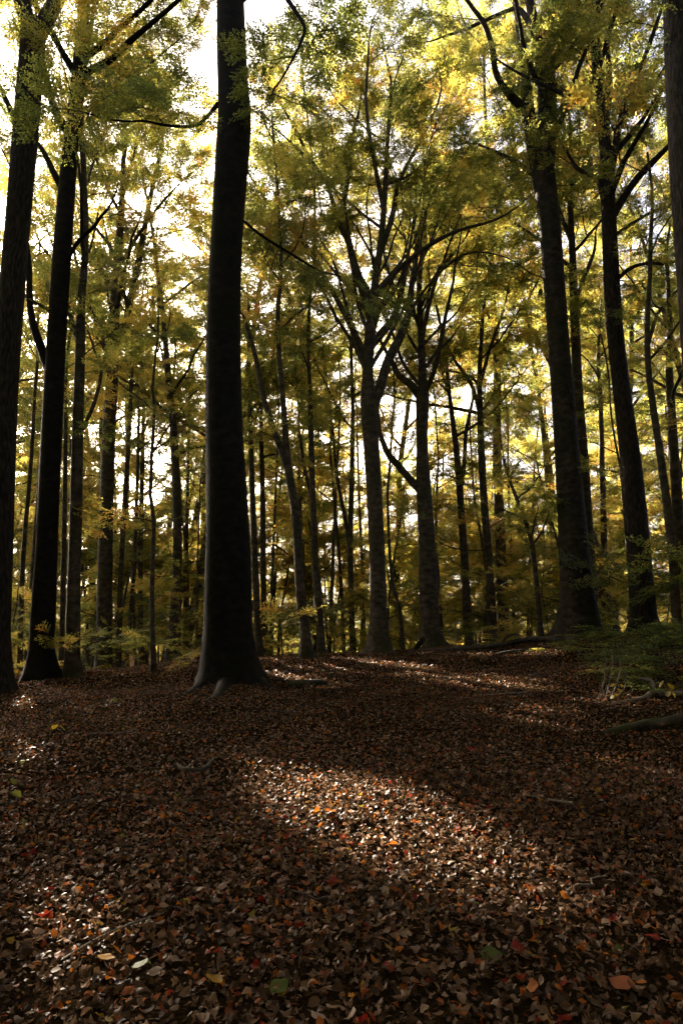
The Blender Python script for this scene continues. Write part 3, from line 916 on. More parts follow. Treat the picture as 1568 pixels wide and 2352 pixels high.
make_tree('beech_tree', 'big right-hand beech that forks into several upright stems at the top', 'tree', 18.8,
          [(1330, 1468, 88), (1328, 1400, 80), (1320, 1300, 70), (1312, 1180, 62), (1300, 1020, 53), (1288, 850, 50), (1276, 700, 48), (1262, 520, 47), (1252, 420, 48), (1251, 330, 35), (1250, 240, 30), (1243, 160, 26), (1232, 80, 24), (1215, 0, 20), (1200, -80, 16)],
          limbs=[dict(p=[(1244, 440, 30), (1228, 360, 28), (1218, 290, 27), (1212, 230, 22), (1203, 150, 18, .2), (1192, 70, 14, .3), (1180, -20, 10, .5)], ext=3, start=.5),
                 dict(p=[(1212, 255, 20), (1188, 235, 18), (1160, 205, 15, -.2), (1138, 165, 13, -.4), (1130, 110, 12, -.5), (1112, 55, 10, -.7), (1080, 10, 8, -.9), (1050, -30, 6, -1.1)], ext=2, start=.4),
                 dict(p=[(1262, 380, 22), (1268, 280, 20), (1264, 180, 17, -.2), (1255, 90, 14, -.4), (1262, 10, 11, -.6)], ext=3, start=.5),
                 dict(p=[(1262, 150, 12), (1285, 110, 11, -.3), (1310, 60, 9, -.6), (1330, 0, 7, -.9)], ext=2.5),
                 dict(p=[(1222, 60, 12), (1190, 20, 10, .3), (1150, 30, 8, .7), (1060, 70, 6, 1.2)], ext=2),
                 dict(p=[(1275, 200, 7), (1300, 225, 7, .3), (1340, 245, 7, .5), (1362, 275, 6, .7)], ext=.8)],
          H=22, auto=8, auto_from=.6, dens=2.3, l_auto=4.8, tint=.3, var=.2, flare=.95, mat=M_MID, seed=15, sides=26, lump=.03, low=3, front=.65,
          roots=[([(1305, 1452, .25, .13), (1290, 1470, .08, .10), (1270, 1480, .03, .07), (1240, 1484, .0, .04)], 0),
                 ([(1330, 1462, .2, .14), (1318, 1478, .06, .10), (1308, 1490, .0, .06)], 0)])

make_tree('beech_tree', 'grey-green trunk close behind the big right-hand beech, half hidden by it', 'tree', 21.5,
          [(1361, 1464, 36), (1357, 1380, 33), (1349, 1260, 30), (1340, 1100, 27), (1330, 950, 24), (1323, 820, 22), (1318, 700, 19), (1314, 580, 16), (1310, 470, 12), (1315, 380, 8)],
          limbs=[dict(p=[(1318, 700, 9), (1340, 640, 8, .3), (1360, 590, 7, .5)], ext=2), dict(p=[(1314, 560, 9), (1290, 500, 8, .2), (1268, 440, 6, .5)], ext=2)],
          H=22, auto=8, auto_from=.5, dens=3, l_auto=3.6, tint=.4, flare=.8, seed=16, low=3)

make_tree('oak_tree', 'tall ivy-flecked oak right of the big right-hand beech, with heavy rising side limbs', 'tree', 18.0,
          [(1478, 1434, 58), (1472, 1340, 52), (1462, 1200, 48), (1446, 1040, 44), (1428, 900, 40), (1410, 740, 36), (1402, 600, 33), (1396, 460, 32), (1390, 340, 28), (1380, 240, 26), (1370, 150, 22), (1366, 60, 18), (1370, -40, 14)],
          limbs=[dict(p=[(1405, 500, 16), (1430, 455, 16), (1462, 410, 15, -.2), (1495, 375, 13, -.4), (1530, 340, 11, -.6), (1580, 290, 9, -.8)], ext=2.5),
                 dict(p=[(1398, 420, 16), (1412, 340, 15), (1425, 270, 13, -.2), (1450, 200, 12, -.4), (1480, 130, 10, -.6), (1505, 60, 8, -.9)], ext=3),
                 dict(p=[(1412, 300, 9), (1450, 240, 10, .3), (1490, 210, 9, .6), (1530, 150, 8, .9)], ext=2),
                 dict(p=[(1390, 470, 15), (1378, 420, 14), (1360, 405, 10, .2), (1325, 385, 8, .4)], ext=1.5),
                 dict(p=[(1376, 280, 9), (1352, 245, 9, .2), (1320, 232, 8, .4), (1285, 200, 7, .6)], ext=1.5),
                 dict(p=[(1388, 300, 12), (1400, 200, 11, .4), (1395, 100, 10, .7), (1400, 0, 8, 1)], ext=3),
                 dict(p=[(1410, 650, 7), (1440, 620, 8, -.3), (1480, 605, 7, -.6), (1530, 605, 6, -.9)], ext=1.5),
                 dict(p=[(1405, 545, 7), (1440, 520, 7, .3), (1490, 490, 6, .6), (1540, 470, 5, .9)], ext=1.5)],
          H=22, mat=M_OAK, auto=7, auto_from=.55, dens=2.8, l_auto=4, tint=.36, var=.22, flare=.8, seed=17, sides=22, low=9, front=.6)

make_tree('young_beech', 'thin sinuous stem climbing at the right, beside the ivy-flecked oak', 'tree', 16.8,
          [(1552, 1405, 22), (1545, 1290, 20), (1530, 1150, 19), (1515, 1040, 17), (1500, 940, 15), (1488, 840, 13), (1486, 740, 12), (1492, 640, 10), (1494, 540, 9), (1498, 450, 7), (1486, 350, 5)],
          limbs=[dict(p=[(1488, 790, 8), (1510, 720, 7), (1535, 690, 6, -.2), (1560, 660, 5, -.3)], ext=1)],
          H=12.5, auto=5, auto_from=.45, dens=2.6, l_auto=2, tint=.45, flare=.5, seed=18, sides=10, l2=1.2, low=3)

make_tree('oak_tree', 'rough-barked trunk at the right edge, its lower part outside the picture', 'tree', 10.8,
          [(1640, 1500, 98), (1632, 1200, 92), (1620, 950, 88), (1606, 720, 84), (1590, 500, 82), (1578, 300, 84), (1570, 120, 84), (1566, -20, 80), (1560, -200, 70)],
          H=17, mat=M_OAK, auto=5, auto_from=.72, dens=2.4, l_auto=4.5, tint=.3, flare=.8, seed=19, sides=24, lump=.02)

# ---------------------------------------------------------------- the wood behind
def proto_tree(kind, seed, H, first, nl, l_auto, leaf, tint, dens, rad, low=0, l2=2.2, thin=1.0, var=.2, full=False):
    r = np.random.default_rng(4000 + seed)
    P = [np.array([0, 0, -.5])]; d = np.array([r.normal(0, .04), r.normal(0, .04), 1.0])
    n = 14
    for i in range(n):
        d = unit(d + np.array([r.normal(0, .035), r.normal(0, .035), .05])); P.append(P[-1] + d * (H + .5) / n)
    S = smooth_path(np.column_stack([P, np.linspace(rad, .03, n + 1)]), 30)
    h = S[:, 2]
    fl = .9 * np.exp(-np.maximum(h, 0) / .35)
    tb = Tubes(); tb.add(S[:, :3], S[:, 3] * (1 + fl), 9, .04, None, seed)
    tm = tb.mesh('trunk', M_BEECH)
    C = (FullCrown if full else Crown)(r); lt = Tubes()
    for i in range(nl):
        f = first + (1 - first) * (i + r.random()) / nl * .97
        k = min(max(np.searchsorted(h, f * H), 1), len(S) - 2)
        az = i * 2.4 + r.normal(0, .4)
        dd = unit((math.cos(az), math.sin(az), r.uniform(.3, 1.0) if kind == 'tree' else r.uniform(.0, .5)))
        L = l_auto * (1.15 - .7 * (f - first) / (1 - first)) * r.uniform(.75, 1.25)
        Pl = grow(S[k, :3], dd, L, 7, r, .05 if kind == 'tree' else -.01, .12)
        rr = np.linspace(min(S[k, 3] * .55, .09), .012, 8)
        lt.add(Pl, rr, 6, .05, None, seed + i, cap=False)
        C.limb(Pl, rr, dens, .2, .68 if kind == 'tree' else .42, l2)
    for i in range(low):
        k = r.integers(int(len(S) * .1), int(len(S) * .5))
        C.second(S[k, :3], side_dir(np.array([0, 0, 1.]), r.uniform(.9, 1.4), r, .3), r.uniform(.8, 1.8), .012, dens)
    if not full:
        return tm, lt.mesh('branches', M_BEECH), (C.B, tint, var)
    lt.V += C.twigs.V; lt.Q += [q + lt.n for q in C.twigs.Q]; lt.n += C.twigs.n
    bm = lt.mesh('branches', M_BEECH)
    lm = build_leaves('crown', C.SP, C.SD, leaf, r, tint, var, thin, False)
    TRI['n'] += len(lm.polygons) * 2
    return tm, bm, lm

FAR = [proto_tree('tree', 1, 20, .32, 13, 4.4, 0, .44, 2.7, .19, 3), proto_tree('tree', 2, 22, .36, 14, 4.6, 0, .40, 2.7, .22, 2),
       proto_tree('tree', 3, 17, .26, 12, 3.8, 0, .50, 2.7, .15, 4), proto_tree('tree', 4, 23, .38, 14, 4.8, 0, .36, 2.7, .21, 2),
       proto_tree('tree', 5, 15, .25, 11, 3.4, 0, .54, 2.7, .12, 4)]
RING = [proto_tree('tree', 21, 21, .34, 13, 4.6, .32, .35, 2.6, .22, 0, thin=.16, full=True), proto_tree('tree', 22, 23, .38, 14, 4.8, .32, .3, 2.6, .26, 0, thin=.16, full=True)]
RUND = [proto_tree('under', 31, 6.5, .1, 16, 2.4, .3, .4, 2.4, .06, 0, 1.2, thin=.18, full=True), proto_tree('under', 32, 8, .1, 18, 2.6, .3, .4, 2.2, .07, 0, 1.2, thin=.18, full=True)]
UND = [proto_tree('under', 11, 5.5, .2, 9, 1.7, 0, .40, 2.5, .04, 0, 1.3), proto_tree('under', 12, 7.5, .2, 10, 2.0, 0, .46, 2.5, .05, 0, 1.4),
       proto_tree('under', 13, 3.6, .18, 7, 1.3, 0, .36, 2.5, .03, 0, 1.1), proto_tree('under', 14, 9.0, .2, 11, 2.2, 0, .48, 2.5, .06, 0, 1.5)]

def place(protos, k, x, y, rz, sc, name, label, cat, group, gap=True, tint=0.0):
    tm, bm, lm = protos[k]
    z = float(gz(x, y)) - .05
    e = empty(name, (x, y, z)); e.rotation_euler = (0, 0, rz); e.scale = (sc, sc, sc)
    tag(e, label, cat, group)
    obj('trunk', tm, e)
    tag(obj('branches', bm, e), kind='stuff')
    if isinstance(lm, tuple):
        add_boughs(e, lm[0], fr, lm[1] + tint + .08, lm[2], np.array([x, y, z]), rz, sc)
    else:
        tag(obj('crown', lm, e), kind='stuff')
    return e

fr = np.random.default_rng(77)
ZONES = [(110, 'behind the leftmost oak and the tall black trunk'), (245, 'between the tall black trunk and the forked beech'), (350, 'between the forked beech and the thin crooked stem'),
         (490, 'between the thin crooked stem and the huge trunk'), (700, 'between the huge trunk and the reddish crooked trunk'), (860, 'between the reddish crooked trunk and the central beech'),
         (985, 'between the central beech and the leaning dark beech'), (1130, 'behind the slim leaning pair right of centre'), (1320, 'just left of the big right-hand beech'),
         (1470, 'between the big right-hand beech and the ivy-flecked oak'), (9999, 'right of the ivy-flecked oak')]
def zone(px):
    return next(z for lim, z in ZONES if px < lim)
def far_label(px, D=40):
    n = 'nearer' if D < 36 else ('farther' if D < 50 else 'farthest')
    return n + ' background beech seen ' + zone(px), 'background beeches, ' + n + ', ' + zone(px)

MAJOR = [ghit(a, b) for a, b in ((800, 1870), (940, 1897), (650, 1525), (760, 1540), (900, 1528), (1050, 1515), (1100, 1562), (1180, 1508), (65, 1622), (200, 2200), (1230, 1650))]
def clear_of_shafts(x, y, hr, h0, h1):
    for g in MAJOR:
        # horizontal distance of the sunbeam to the trunk axis, and its height there
        dx, dy = x - g[0], y - g[1]
        s = np.array([SUN[0], SUN[1]]) / math.hypot(SUN[0], SUN[1])
        t = dx * s[0] + dy * s[1]
        dist = abs(dx * s[1] - dy * s[0])
        z = g[2] + t * math.tan(SUN_EL) - float(gz(x, y))
        if t > 0 and dist < hr and h0 < z < h1: return False
    return True

pts = []
tries = 0
quota = {'left': 11, 'mid': 11, 'right': 14}
while sum(quota.values()) > 0 and tries < 9000:
    tries += 1
    y = 26 + 40 * fr.random()
    x = fr.uniform(-.58, .58) * y + fr.normal(0, 1)
    px = 784 + x / y * 1568
    z = 'left' if px < 480 else ('mid' if px < 980 else 'right')
    if quota[z] <= 0: continue
    if any((x - a) ** 2 + (y - b) ** 2 < 2.8 ** 2 for a, b in pts): continue
    k = int(fr.integers(0, 5))
    if not clear_of_shafts(x, y, .55, -1, 22): continue
    pts.append((x, y)); quota[z] -= 1
    lab, grp = far_label(px, y)
    place(FAR, k, x, y, fr.uniform(0, 6.28), fr.uniform(1.0, 1.4), 'distant_beech', lab, 'tree', grp, gap=True)

for i, (px, D_, k, sc) in enumerate(((465, 44, 0, 1.2), (400, 26, 0, 1.15), (385, 38, 1, 1.2), (700, 38, 1, 1.2), (20, 47, 3, 1.1), (225, 45, 3, 1.2), (300, 42, 3, 1.15), (340, 46, 1, 1.2), (425, 34, 1, 1.1), (205, 47, 3, 1.2), (30, 40, 1, 1.1))):
    lab, grp = far_label(px, D_)
    place(FAR, k, (px - 784) / 1568 * D_, D_, 1.1 * i, sc, 'distant_beech', lab, 'tree', grp)

for i in range(30):
    px = 10 + 1560 * (i + fr.random()) / 30; D_ = fr.uniform(46, 76)
    lab, grp = far_label(px, D_)
    place(FAR, (4, 2)[i % 2], (px - 784) / 1568 * D_, D_, fr.uniform(0, 6.28), fr.uniform(.7, .95), 'distant_beech', lab, 'tree', grp)

for i, (px, D_, k, sc) in enumerate(((215, 31, 3, 1.25), (280, 35, 3, 1.35), (330, 29, 1, 1.3), (390, 37, 3, 1.4), (430, 33, 1, 1.4), (465, 41, 3, 1.4), (120, 34, 3, 1.3), (640, 37, 3, 1.3), (760, 35, 1, 1.3), (830, 41, 3, 1.4),
                                     (930, 35, 1, 1.3), (1000, 39, 3, 1.4), (1090, 44, 3, 1.4), (1160, 37, 1, 1.3))):
    lab = ('tallest', 'tall')[k == 1] + ' leafy golden understory beech ' + zone(px)
    place(UND, k, (px - 784) / 1568 * D_, D_, 1.3 * i, sc, 'beech_sapling', lab, 'sapling', lab)

SLIM = [((46, 1545, 13), (52, 1300, 11), (72, 1050, 9), (80, 900, 7), 21), ((60, 1545, 10), (75, 1300, 9), (98, 1000, 7), (105, 850, 5), 26), ((140, 1540, 13), (146, 1300, 12), (150, 1050, 10), (152, 850, 7), 19.5),
        ((272, 1542, 13), (278, 1300, 12), (296, 1000, 10), (303, 830, 8), 24), ((286, 1540, 11), (305, 1350, 10), (312, 1200, 9), (318, 1000, 6), 27), ((325, 1530, 13), (322, 1300, 11), (326, 1100, 10), (330, 900, 7), 30),
        ((410, 1515, 13), (410, 1350, 12), (408, 1180, 11), (406, 1000, 8), 30), ((425, 1515, 11), (426, 1350, 10), (430, 1150, 8), (434, 950, 6), 33), ((452, 1510, 6), (452, 1400, 5), (455, 1250, 4), (458, 1150, 3), 28),
        ((597, 1502, 18), (588, 1350, 16), (580, 1150, 14), (574, 950, 10), 23.5), ((609, 1500, 14), (605, 1350, 13), (603, 1150, 12), (600, 950, 8), 29), ((620, 1500, 8), (624, 1350, 7), (630, 1200, 6), (636, 1050, 4), 27),
        ((757, 1500, 8), (762, 1350, 8), (768, 1200, 7), (778, 1000, 5), 30), ((790, 1500, 9), (784, 1350, 8), (772, 1200, 7), (760, 1060, 5), 31), ((838, 1495, 7), (834, 1350, 7), (826, 1180, 6), (820, 1000, 4), 34),
        ((927, 1494, 10), (918, 1400, 9), (898, 1320, 8), (890, 1150, 6), 25), ((1018, 1480, 9), (1008, 1370, 9), (1000, 1250, 8), (1004, 1100, 5), 28), ((1180, 1470, 9), (1178, 1350, 8), (1170, 1200, 7), (1166, 1050, 5), 32),
        ((1390, 1455, 17), (1388, 1300, 15), (1383, 1100, 13), (1378, 900, 10), 28), ((1450, 1440, 9), (1446, 1330, 8), (1436, 1200, 7), (1425, 1080, 5), 20.5), ((1210, 1465, 8), (1214, 1350, 7), (1222, 1200, 6), (1228, 1050, 4), 34),
        ((1566, 1400, 30), (1560, 1250, 26), (1548, 1050, 22), (1536, 850, 16), 21)]
for i, q in enumerate(SLIM):
    px = q[0][0]
    z = 'left of the huge dark trunk' if px < 480 else ('between the huge dark trunk and the central beech' if px < 850 else ('right of the central beech' if px < 1290 else 'at the far right of the wood'))
    Dq = q[4]; top = at(q[3][0], q[3][1], Dq)[2]
    make_tree('slender_beech', 'slender young trunk rising behind the crest ' + zone(px), 'tree', Dq, q[:4], H=min(top + 5.0, 17), auto=4, auto_from=.5, dens=2.6, l_auto=2.2, tint=.46, flare=.5,
              seed=40 + i, sides=8, l2=1.3, low=2, group='slender trunks ' + zone(px), lump=.02)

up = []
tries = 0
while len(up) < 120 and tries < 6000:
    tries += 1
    y = 23.5 + 46 * fr.random()
    x = fr.uniform(-.58, .6) * y
    u = 784 + x / y * 1568
    dc = float(np.interp(x / y, _u, _dc))
    if y < dc + 3.0: continue
    if any((x - a) ** 2 + (y - b) ** 2 < 1.6 ** 2 for a, b in up): continue
    if not clear_of_shafts(x, y, 1.3, -1, 9): continue
    up.append((x, y))
    side = 'left of the huge dark trunk' if u < 500 else ('between the huge dark trunk and the central beech' if u < 870 else ('between the central beech and the big right-hand beech' if u < 1300 else 'behind the big right-hand beech'))
    ku = int(fr.integers(0, 4)); hs = ('medium', 'tall', 'short', 'tallest')[ku]; nf = 'near' if y < 36 else 'far'
    place(UND, ku, x, y, fr.uniform(0, 6.28), fr.uniform(.8, 1.15) if y < 32 else fr.uniform(1.0, 1.6), 'beech_sapling', hs + ' ' + nf + ' understory beech ' + zone(u), 'sapling', ' '.join((hs, nf, 'understory', zone(u))))

# low leafy growth just over the crest
cs = 0
for i in range(24):
    u = -.56 + 1.14 * (i + fr.random()) / 24
    dc = float(np.interp(u, _u, _dc)); y = dc + fr.uniform(2.5, 11); x = u * y
    pxs = 784 + u * 1568
    if not clear_of_shafts(x, y, 1.2, -1, 3): continue
    side = 'left of the huge dark trunk' if pxs < 500 else ('right of the huge dark trunk' if pxs < 870 else ('right of the central beech' if pxs < 1300 else 'behind the big right-hand beech'))
    place(UND, (2, 0)[int(fr.random() < .35)], x, y, fr.uniform(0, 6.28), fr.uniform(.35, .65), 'beech_shrub', 'low leafy shrub just over the crest ' + zone(pxs), 'shrub', 'shrubs over the crest ' + zone(pxs))

# the wood goes on beside and behind the viewer and shades the floor from there
ring = []
tries = 0
while len(ring) < 46 and tries < 6000:
    tries += 1
    y = fr.uniform(-26, 22); x = fr.uniform(-24, 24)
    if abs(x) < .62 * max(y, 0) + (3.2 if y < 1 else 7.5): continue
    if x < 0 and y > 2 and abs(x) < .62 * y + 5.5: continue
    if math.hypot(x, y) < 4.5: continue
    if any((x - a) ** 2 + (y - b) ** 2 < 3.4 ** 2 for a, b in ring): continue
    ring.append((x, y))
    place(RING, int(fr.integers(0, 2)), x, y, fr.uniform(0, 6.28), fr.uniform(.85, 1.1), 'nearby_beech', 'tall beech of the same wood standing beside or behind the viewpoint', 'tree', 'beeches around the viewpoint')

for i, (x, y, k, sc) in enumerate(((-18.0, 20, 3, 1.1), (9.5, 9.5, 0, 1.05), (12.0, 14, 3, 1.0), (15.0, 20, 1, 1.1))):
    place(FAR, k, x, y, .7 * i, sc, 'flanking_beech', 'beech just outside the picture whose boughs reach in at the top, ' + ('left side' if x < -6 else ('right side' if x > 6 else 'overhead')), 'tree', 'beeches flanking the view ' + ('left' if x < -6 else ('right' if x > 6 else 'overhead')), tint=-.08)

ring2 = []
tries = 0
while len(ring2) < 34 and tries < 6000:
    tries += 1
    a_ = fr.uniform(0, 2 * math.pi); q = fr.uniform(9, 27); x = q * math.cos(a_); y = q * math.sin(a_)
    if y > 0 and abs(x) < .62 * y + 5.5: continue
    if any((x - a) ** 2 + (y - b) ** 2 < 2.5 ** 2 for a, b in ring2): continue
    ring2.append((x, y))
    place(RUND, int(fr.integers(0, 2)), x, y, fr.uniform(0, 6.28), fr.uniform(.85, 1.2), 'nearby_sapling', 'leafy beech sapling of the same wood beside or behind the viewpoint', 'sapling', 'saplings around the viewpoint')

# ---------------------------------------------------------------- low brush on the right
def bush_proto(seed, n, L, tint):
    r = np.random.default_rng(6000 + seed)
    C = FullCrown(r)
    for i in range(n):
        az = r.uniform(0, 6.28)
        d = unit((math.cos(az), math.sin(az), r.uniform(.25, 1.0)))
        P = grow((r.normal(0, .05), r.normal(0, .05), -.03), d, L * r.uniform(.6, 1.2), 6, r, -.07, .1)
        C.twigs.add(P, np.linspace(.011, .003, 7), 4, cap=False)
        for f in range(2, 7):
            C.spray(P[f], side_dir(P[f] - P[f - 1], r.uniform(.1, .8), r, .7))
            if r.random() < .6: C.spray(P[f], side_dir(P[f] - P[f - 1], r.uniform(.4, 1.1), r, .7))
    tm = C.twigs.mesh('stems', M_DARKWOOD)
    lm = build_leaves('leaves', C.SP, C.SD, .06, r, tint, .18, .6, False, scale=.62, roll=.25)
    TRI['n'] += len(lm.polygons) * 2
    return tm, lm
BUSH = [bush_proto(1, 7, 1.1, .2), bush_proto(2, 6, .9, .3), bush_proto(3, 8, 1.3, .16), bush_proto(4, 5, .7, .4)]
for px, py, k, sc in ((1400, 1500, 1, .8), (1440, 1520, 0, .8), (1480, 1500, 2, .9), (1530, 1530, 0, .9), (1560, 1490, 2, 1.0), (1360, 1490, 3, .8), (1500, 1560, 1, .8), (1550, 1575, 1, .9),
                      (1420, 1480, 2, .8), (1600, 1540, 2, 1.0), (1330, 1482, 3, .9), (1280, 1492, 3, .7), (1460, 1545, 3, .9), (1580, 1600, 0, .8), (1510, 1470, 2, 1.0), (1570, 1460, 0, 1.1), (1620, 1480, 2, 1.1), (1450, 1465, 0, .9), (1390, 1470, 1, .9)):
    p = ghit(px, py)
    e = empty('low_brush', (p[0], p[1], float(gz(p[0], p[1])))); e.rotation_euler = (0, 0, fr.uniform(0, 6.28)); e.scale = (sc * .9, sc * .9, sc * .6)
    w = ('at the foot of the big right-hand beech' if px < 1400 else ('below the ivy-flecked oak' if px < 1500 else 'at the right edge')) + (', front row' if py > 1520 else ', back row')
    w = ('mid-sized', 'small', 'spreading', 'tiny')[k] + ' low dark green brush ' + w
    tag(e, w, 'brush', w)
    tag(obj('stems', BUSH[k][0], e), kind='stuff'); tag(obj('leaves', BUSH[k][1], e), kind='stuff')
print('leaf tris', TRI, CNT)

# ---------------------------------------------------------------- fallen wood and small plants
def wood(name, label, cat, paths, mat, sides=9, lump=.08, n=16, seed=0):
    """paths: list of lists of (px, py, height_m, radius_m) on the floor; the first is the body, others its forks"""
    g0 = None; e = None
    objs = []
    for k, pp in enumerate(paths):
        Pw = []
        for a, b, hh, rr in pp:
            g = ghit(a, b); Pw.append((g[0], g[1], g[2] + hh, rr))
        Pw = smooth_path(np.array(Pw), n)
        if e is None:
            org = Pw[0, :3].copy(); org[2] = float(gz(org[0], org[1]))
            if len(paths) > 1:
                e = empty(name, org); tag(e, label, cat)
        t = Tubes(); t.add(Pw[:, :3], np.maximum(Pw[:, 3], .002), sides, lump, None, seed + k)
        if len(paths) == 1:
            e = tag(obj(name, t.mesh(name, mat, org), None, org), label, cat)
        else:
            obj('stem' if k == 0 else 'fork', t.mesh('stem' if k == 0 else 'fork', mat, org), e)
    return e

wood('fallen_log', 'mossy log lying on the leaves at the right edge', 'log', [[(1385, 1692, .02, .03), (1440, 1680, .03, .055), (1510, 1670, .03, .06), (1580, 1657, .03, .065), (1660, 1642, .03, .07)]], M_MOSSLOG, 14, .2, 34, 1)
wood('hooked_branch', 'pale hooked dead branch catching the sun above the mossy log', 'branch',
     [[(1395, 1618, .02, .015), (1440, 1617, .03, .025), (1480, 1612, .05, .03), (1500, 1604, .08, .034), (1530, 1604, .06, .03), (1600, 1602, .05, .03)],
      [(1502, 1604, .08, .032), (1500, 1600, .17, .03), (1490, 1600, .22, .026), (1470, 1600, .23, .016)]], M_DEAD, 9, .08, 16, 2)
tw = []
for (a, b, c, d, h) in ((1370, 1612, 1398, 1565, .55), (1372, 1613, 1420, 1580, .5), (1380, 1610, 1385, 1560, .4), (1400, 1608, 1430, 1570, .45), (1405, 1608, 1450, 1590, .25), (1390, 1606, 1412, 1572, .62)):
    tw.append([(a, b, .0, .009), ((a + c) / 2 + 4, b - 2, h * .45, .007), ((a + c) / 2 + 10, b - 4, h * .7, .005), (c, b - 5, h, .003)])
wood('dead_twigs', 'bare pale twigs fanning up from the leaves in front of the brush', 'twigs', tw, M_DEAD, 5, .03, 10, 3)
wood('fallen_branch', 'long dark fallen bough with snags lying along the crest right of centre', 'branch',
     [[(940, 1500, .03, .05), (1050, 1496, .05, .06), (1150, 1490, .10, .07), (1220, 1482, .16, .08), (1290, 1480, .12, .07)],
      [(1150, 1490, .1, .035), (1165, 1489, .3, .03), (1185, 1488, .36, .02), (1200, 1488, .30, .015)],
      [(1100, 1493, .08, .03), (1090, 1492, .2, .025), (1075, 1491, .24, .015)]], M_DARKWOOD, 9, .1, 18, 4)
wood('fallen_branch', 'short rotting piece of branch in the sun streaks below the crest', 'branch', [[(1130, 1508, .03, .03), (1165, 1504, .05, .045), (1200, 1500, .05, .04), (1212, 1498, .05, .03)]], M_DARKWOOD, 8, .1, 12, 5)
wood('fallen_branch', 'small dark stick lying among the leaves below the right-hand beech', 'branch', [[(1212, 1557, .03, .025), (1235, 1556, .04, .03), (1262, 1553, .03, .02)]], M_DARKWOOD, 8, .1, 10, 6)
wood('fallen_log', 'short grey log beside the roots of the huge dark trunk', 'log', [[(662, 1577, .05, .05), (690, 1577, .06, .06), (725, 1576, .06, .06), (748, 1575, .05, .05)]], M_MOSSLOG, 10, .08, 12, 7)
wood('fallen_branch', 'dark stick in the sun patch right of the huge trunk', 'branch', [[(640, 1551, .02, .02), (670, 1549, .04, .03), (700, 1546, .03, .018), (725, 1541, .06, .01)]], M_DARKWOOD, 7, .1, 12, 8)
wood('curved_branch', 'bow-shaped fallen branch on the shaded leaves at left', 'branch', [[(405, 1765, .05, .012), (418, 1775, .03, .022), (445, 1779, .03, .026), (470, 1775, .03, .022), (492, 1757, .06, .012)]], M_DARKWOOD, 9, .08, 16, 9)
wood('twig', 'long thin twig lying at lower left of the floor', 'twig', [[(105, 1868, .02, .008), (150, 1852, .03, .008), (200, 1840, .03, .007), (260, 1832, .03, .004)]], M_DARKWOOD, 6, .05, 12, 10)
wood('twig', 'pale thin twig across the red leaves at bottom left', 'twig', [[(145, 2228, .04, .004), (215, 2190, .05, .0045), (300, 2150, .05, .004), (375, 2125, .05, .002)]], M_DEAD, 6, .05, 14, 11)
wood('twig', 'forked pale twig on the shaded floor below the sun patch', 'twig', [[(950, 1990, .03, .004), (985, 1983, .04, .005), (1045, 1978, .04, .003)], [(985, 1983, .04, .004), (980, 2000, .03, .003), (978, 2015, .02, .002)]], M_DEAD, 6, .05, 10, 12)

for i, (px, py, L, a) in enumerate(((250, 1690, .5, .4), (620, 1640, .7, 2.6), (880, 1630, .6, .2), (1150, 1600, .8, 2.9), (1010, 1700, .4, .9), (480, 1850, .35, .3), (1260, 1850, .4, 2.4), (330, 1950, .3, .7), (700, 2080, .28, 2.7), (1350, 2050, .3, .4), (1180, 1740, .45, 1.9), (760, 1590, .7, .1))):
    g0 = ghit(px, py); rr = np.random.default_rng(70 + i)
    Pt = np.array([[g0[0] + math.cos(a) * L * t + rr.normal(0, .02), g0[1] + math.sin(a) * L * t + rr.normal(0, .02), 0] for t in np.linspace(-.5, .5, 5)])
    Pt[:, 2] = gz(Pt[:, 0], Pt[:, 1]) + .03 + rr.random(5) * .02
    Pt = smooth_path(Pt, 9); org = Pt[0].copy()
    t = Tubes(); t.add(Pt - org, np.linspace(.011, .004, 9) * (L / .5) ** .5, 6, .12, None, i)
    wh = ('left' if px < 520 else ('middle' if px < 1050 else 'right')) + (' foreground' if py > 1800 else ' middle distance')
    tag(obj('fallen_twig', t.mesh('fallen_twig', M_DARKWOOD if i % 3 else M_DEAD), None, org), ('dark' if i % 3 else 'pale') + ' short twig lying among the leaves, ' + wh, 'twig', ('dark' if i % 3 else 'pale') + ' twigs, ' + wh)

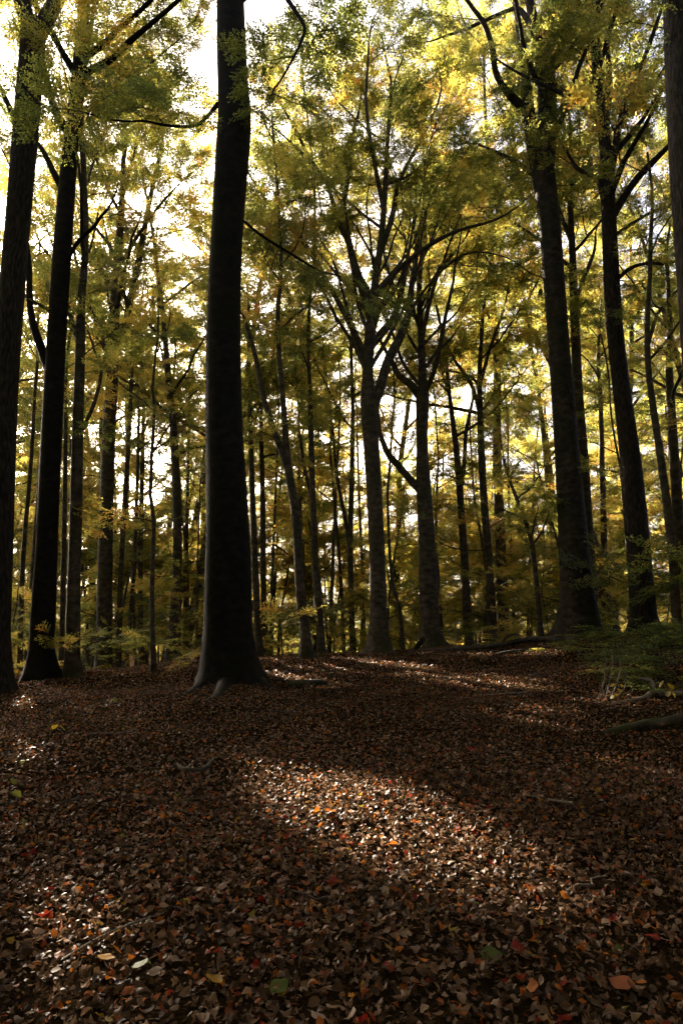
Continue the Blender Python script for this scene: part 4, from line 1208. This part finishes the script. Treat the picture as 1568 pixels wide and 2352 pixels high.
M_SEED = mat_leaf('seedling_leaf', [(0, (.10, .12, .015)), (.5, (.22, .21, .02)), (1, (.5, .34, .03))], .5, 1.5)
def seedling(name, label, stem, leaves, seed):
    """stem: pixel path (px, py, height); leaves: (px, py at ground, height, length, tint, heading)"""
    r = np.random.default_rng(8000 + seed)
    P = []
    for a, b, hh in stem:
        g = ghit(a, b); P.append((g[0], g[1], g[2] + hh))
    P = np.array(P); org = P[0].copy()
    e = empty(name, org); tag(e, label, 'seedling')
    S = smooth_path(P, 10)
    t = Tubes(); t.add(S, np.linspace(.006, .002, 10), 5, cap=False)
    obj('stem', t.mesh('stem', M_DARKWOOD, org), e)
    for (f, L, tint, az, dip) in leaves:
        i = min(int(f * 9), 8); p = S[i]
        lm = one_leaf_mesh(1, r, tint); lm.materials.clear(); lm.materials.append(M_SEED)
        o = obj('leaf', lm, e, p - org + np.array([math.cos(az) * L * .6, math.sin(az) * L * .6, -dip * L * .4]))
        o.rotation_euler = (r.normal(0, .4), dip, az); o.scale = (L, L, L)
seedling('seedling', 'little seedling with two large yellow-green leaves left of the huge trunk', [(268, 1632, 0), (268, 1632, .1), (266, 1632, .2)], [(1.0, .13, .45, 3.0, .9), (1.0, .12, .5, .3, .8), (.9, .09, .4, -1.6, .7)], 1)
seedling('seedling', 'small orange-yellow seedling leaf on the floor at left below the sunny patch', [(132, 1682, 0), (132, 1682, .05), (133, 1682, .09)], [(1.0, .10, .95, 2.6, .7), (1.0, .09, .85, .2, .8)], 2)
seedling('seedling', 'thin seedling with dull green leaves at the left edge of the floor', [(22, 1850, 0), (18, 1850, .1), (26, 1850, .22), (40, 1850, .36), (55, 1850, .5)], [(.2, .09, .2, 2.8, .4), (.3, .09, .3, .2, .5), (.5, .08, .25, -1, .5), (.7, .07, .2, 1.6, .4)], 3)
seedling('seedling', 'bright yellow drooping leaves beside the hooked pale branch', [(1535, 1612, 0), (1535, 1612, .15), (1532, 1612, .3)], [(.6, .14, .9, -1.2, .9), (1.0, .12, .8, 2.8, 1.0), (.8, .12, .95, .4, .9), (.5, .1, .85, -2, .8)], 4)
seedling('seedling', 'yellow leaves on a low shoot among the bare pale twigs', [(1415, 1618, 0), (1415, 1618, .15), (1420, 1618, .28)], [(.7, .09, .85, -1.2, .5), (1.0, .09, .9, .3, .4), (.9, .08, .8, 2.8, .5), (.5, .08, .85, 1, .4), (.4, .08, .75, 2.2, .4)], 5)
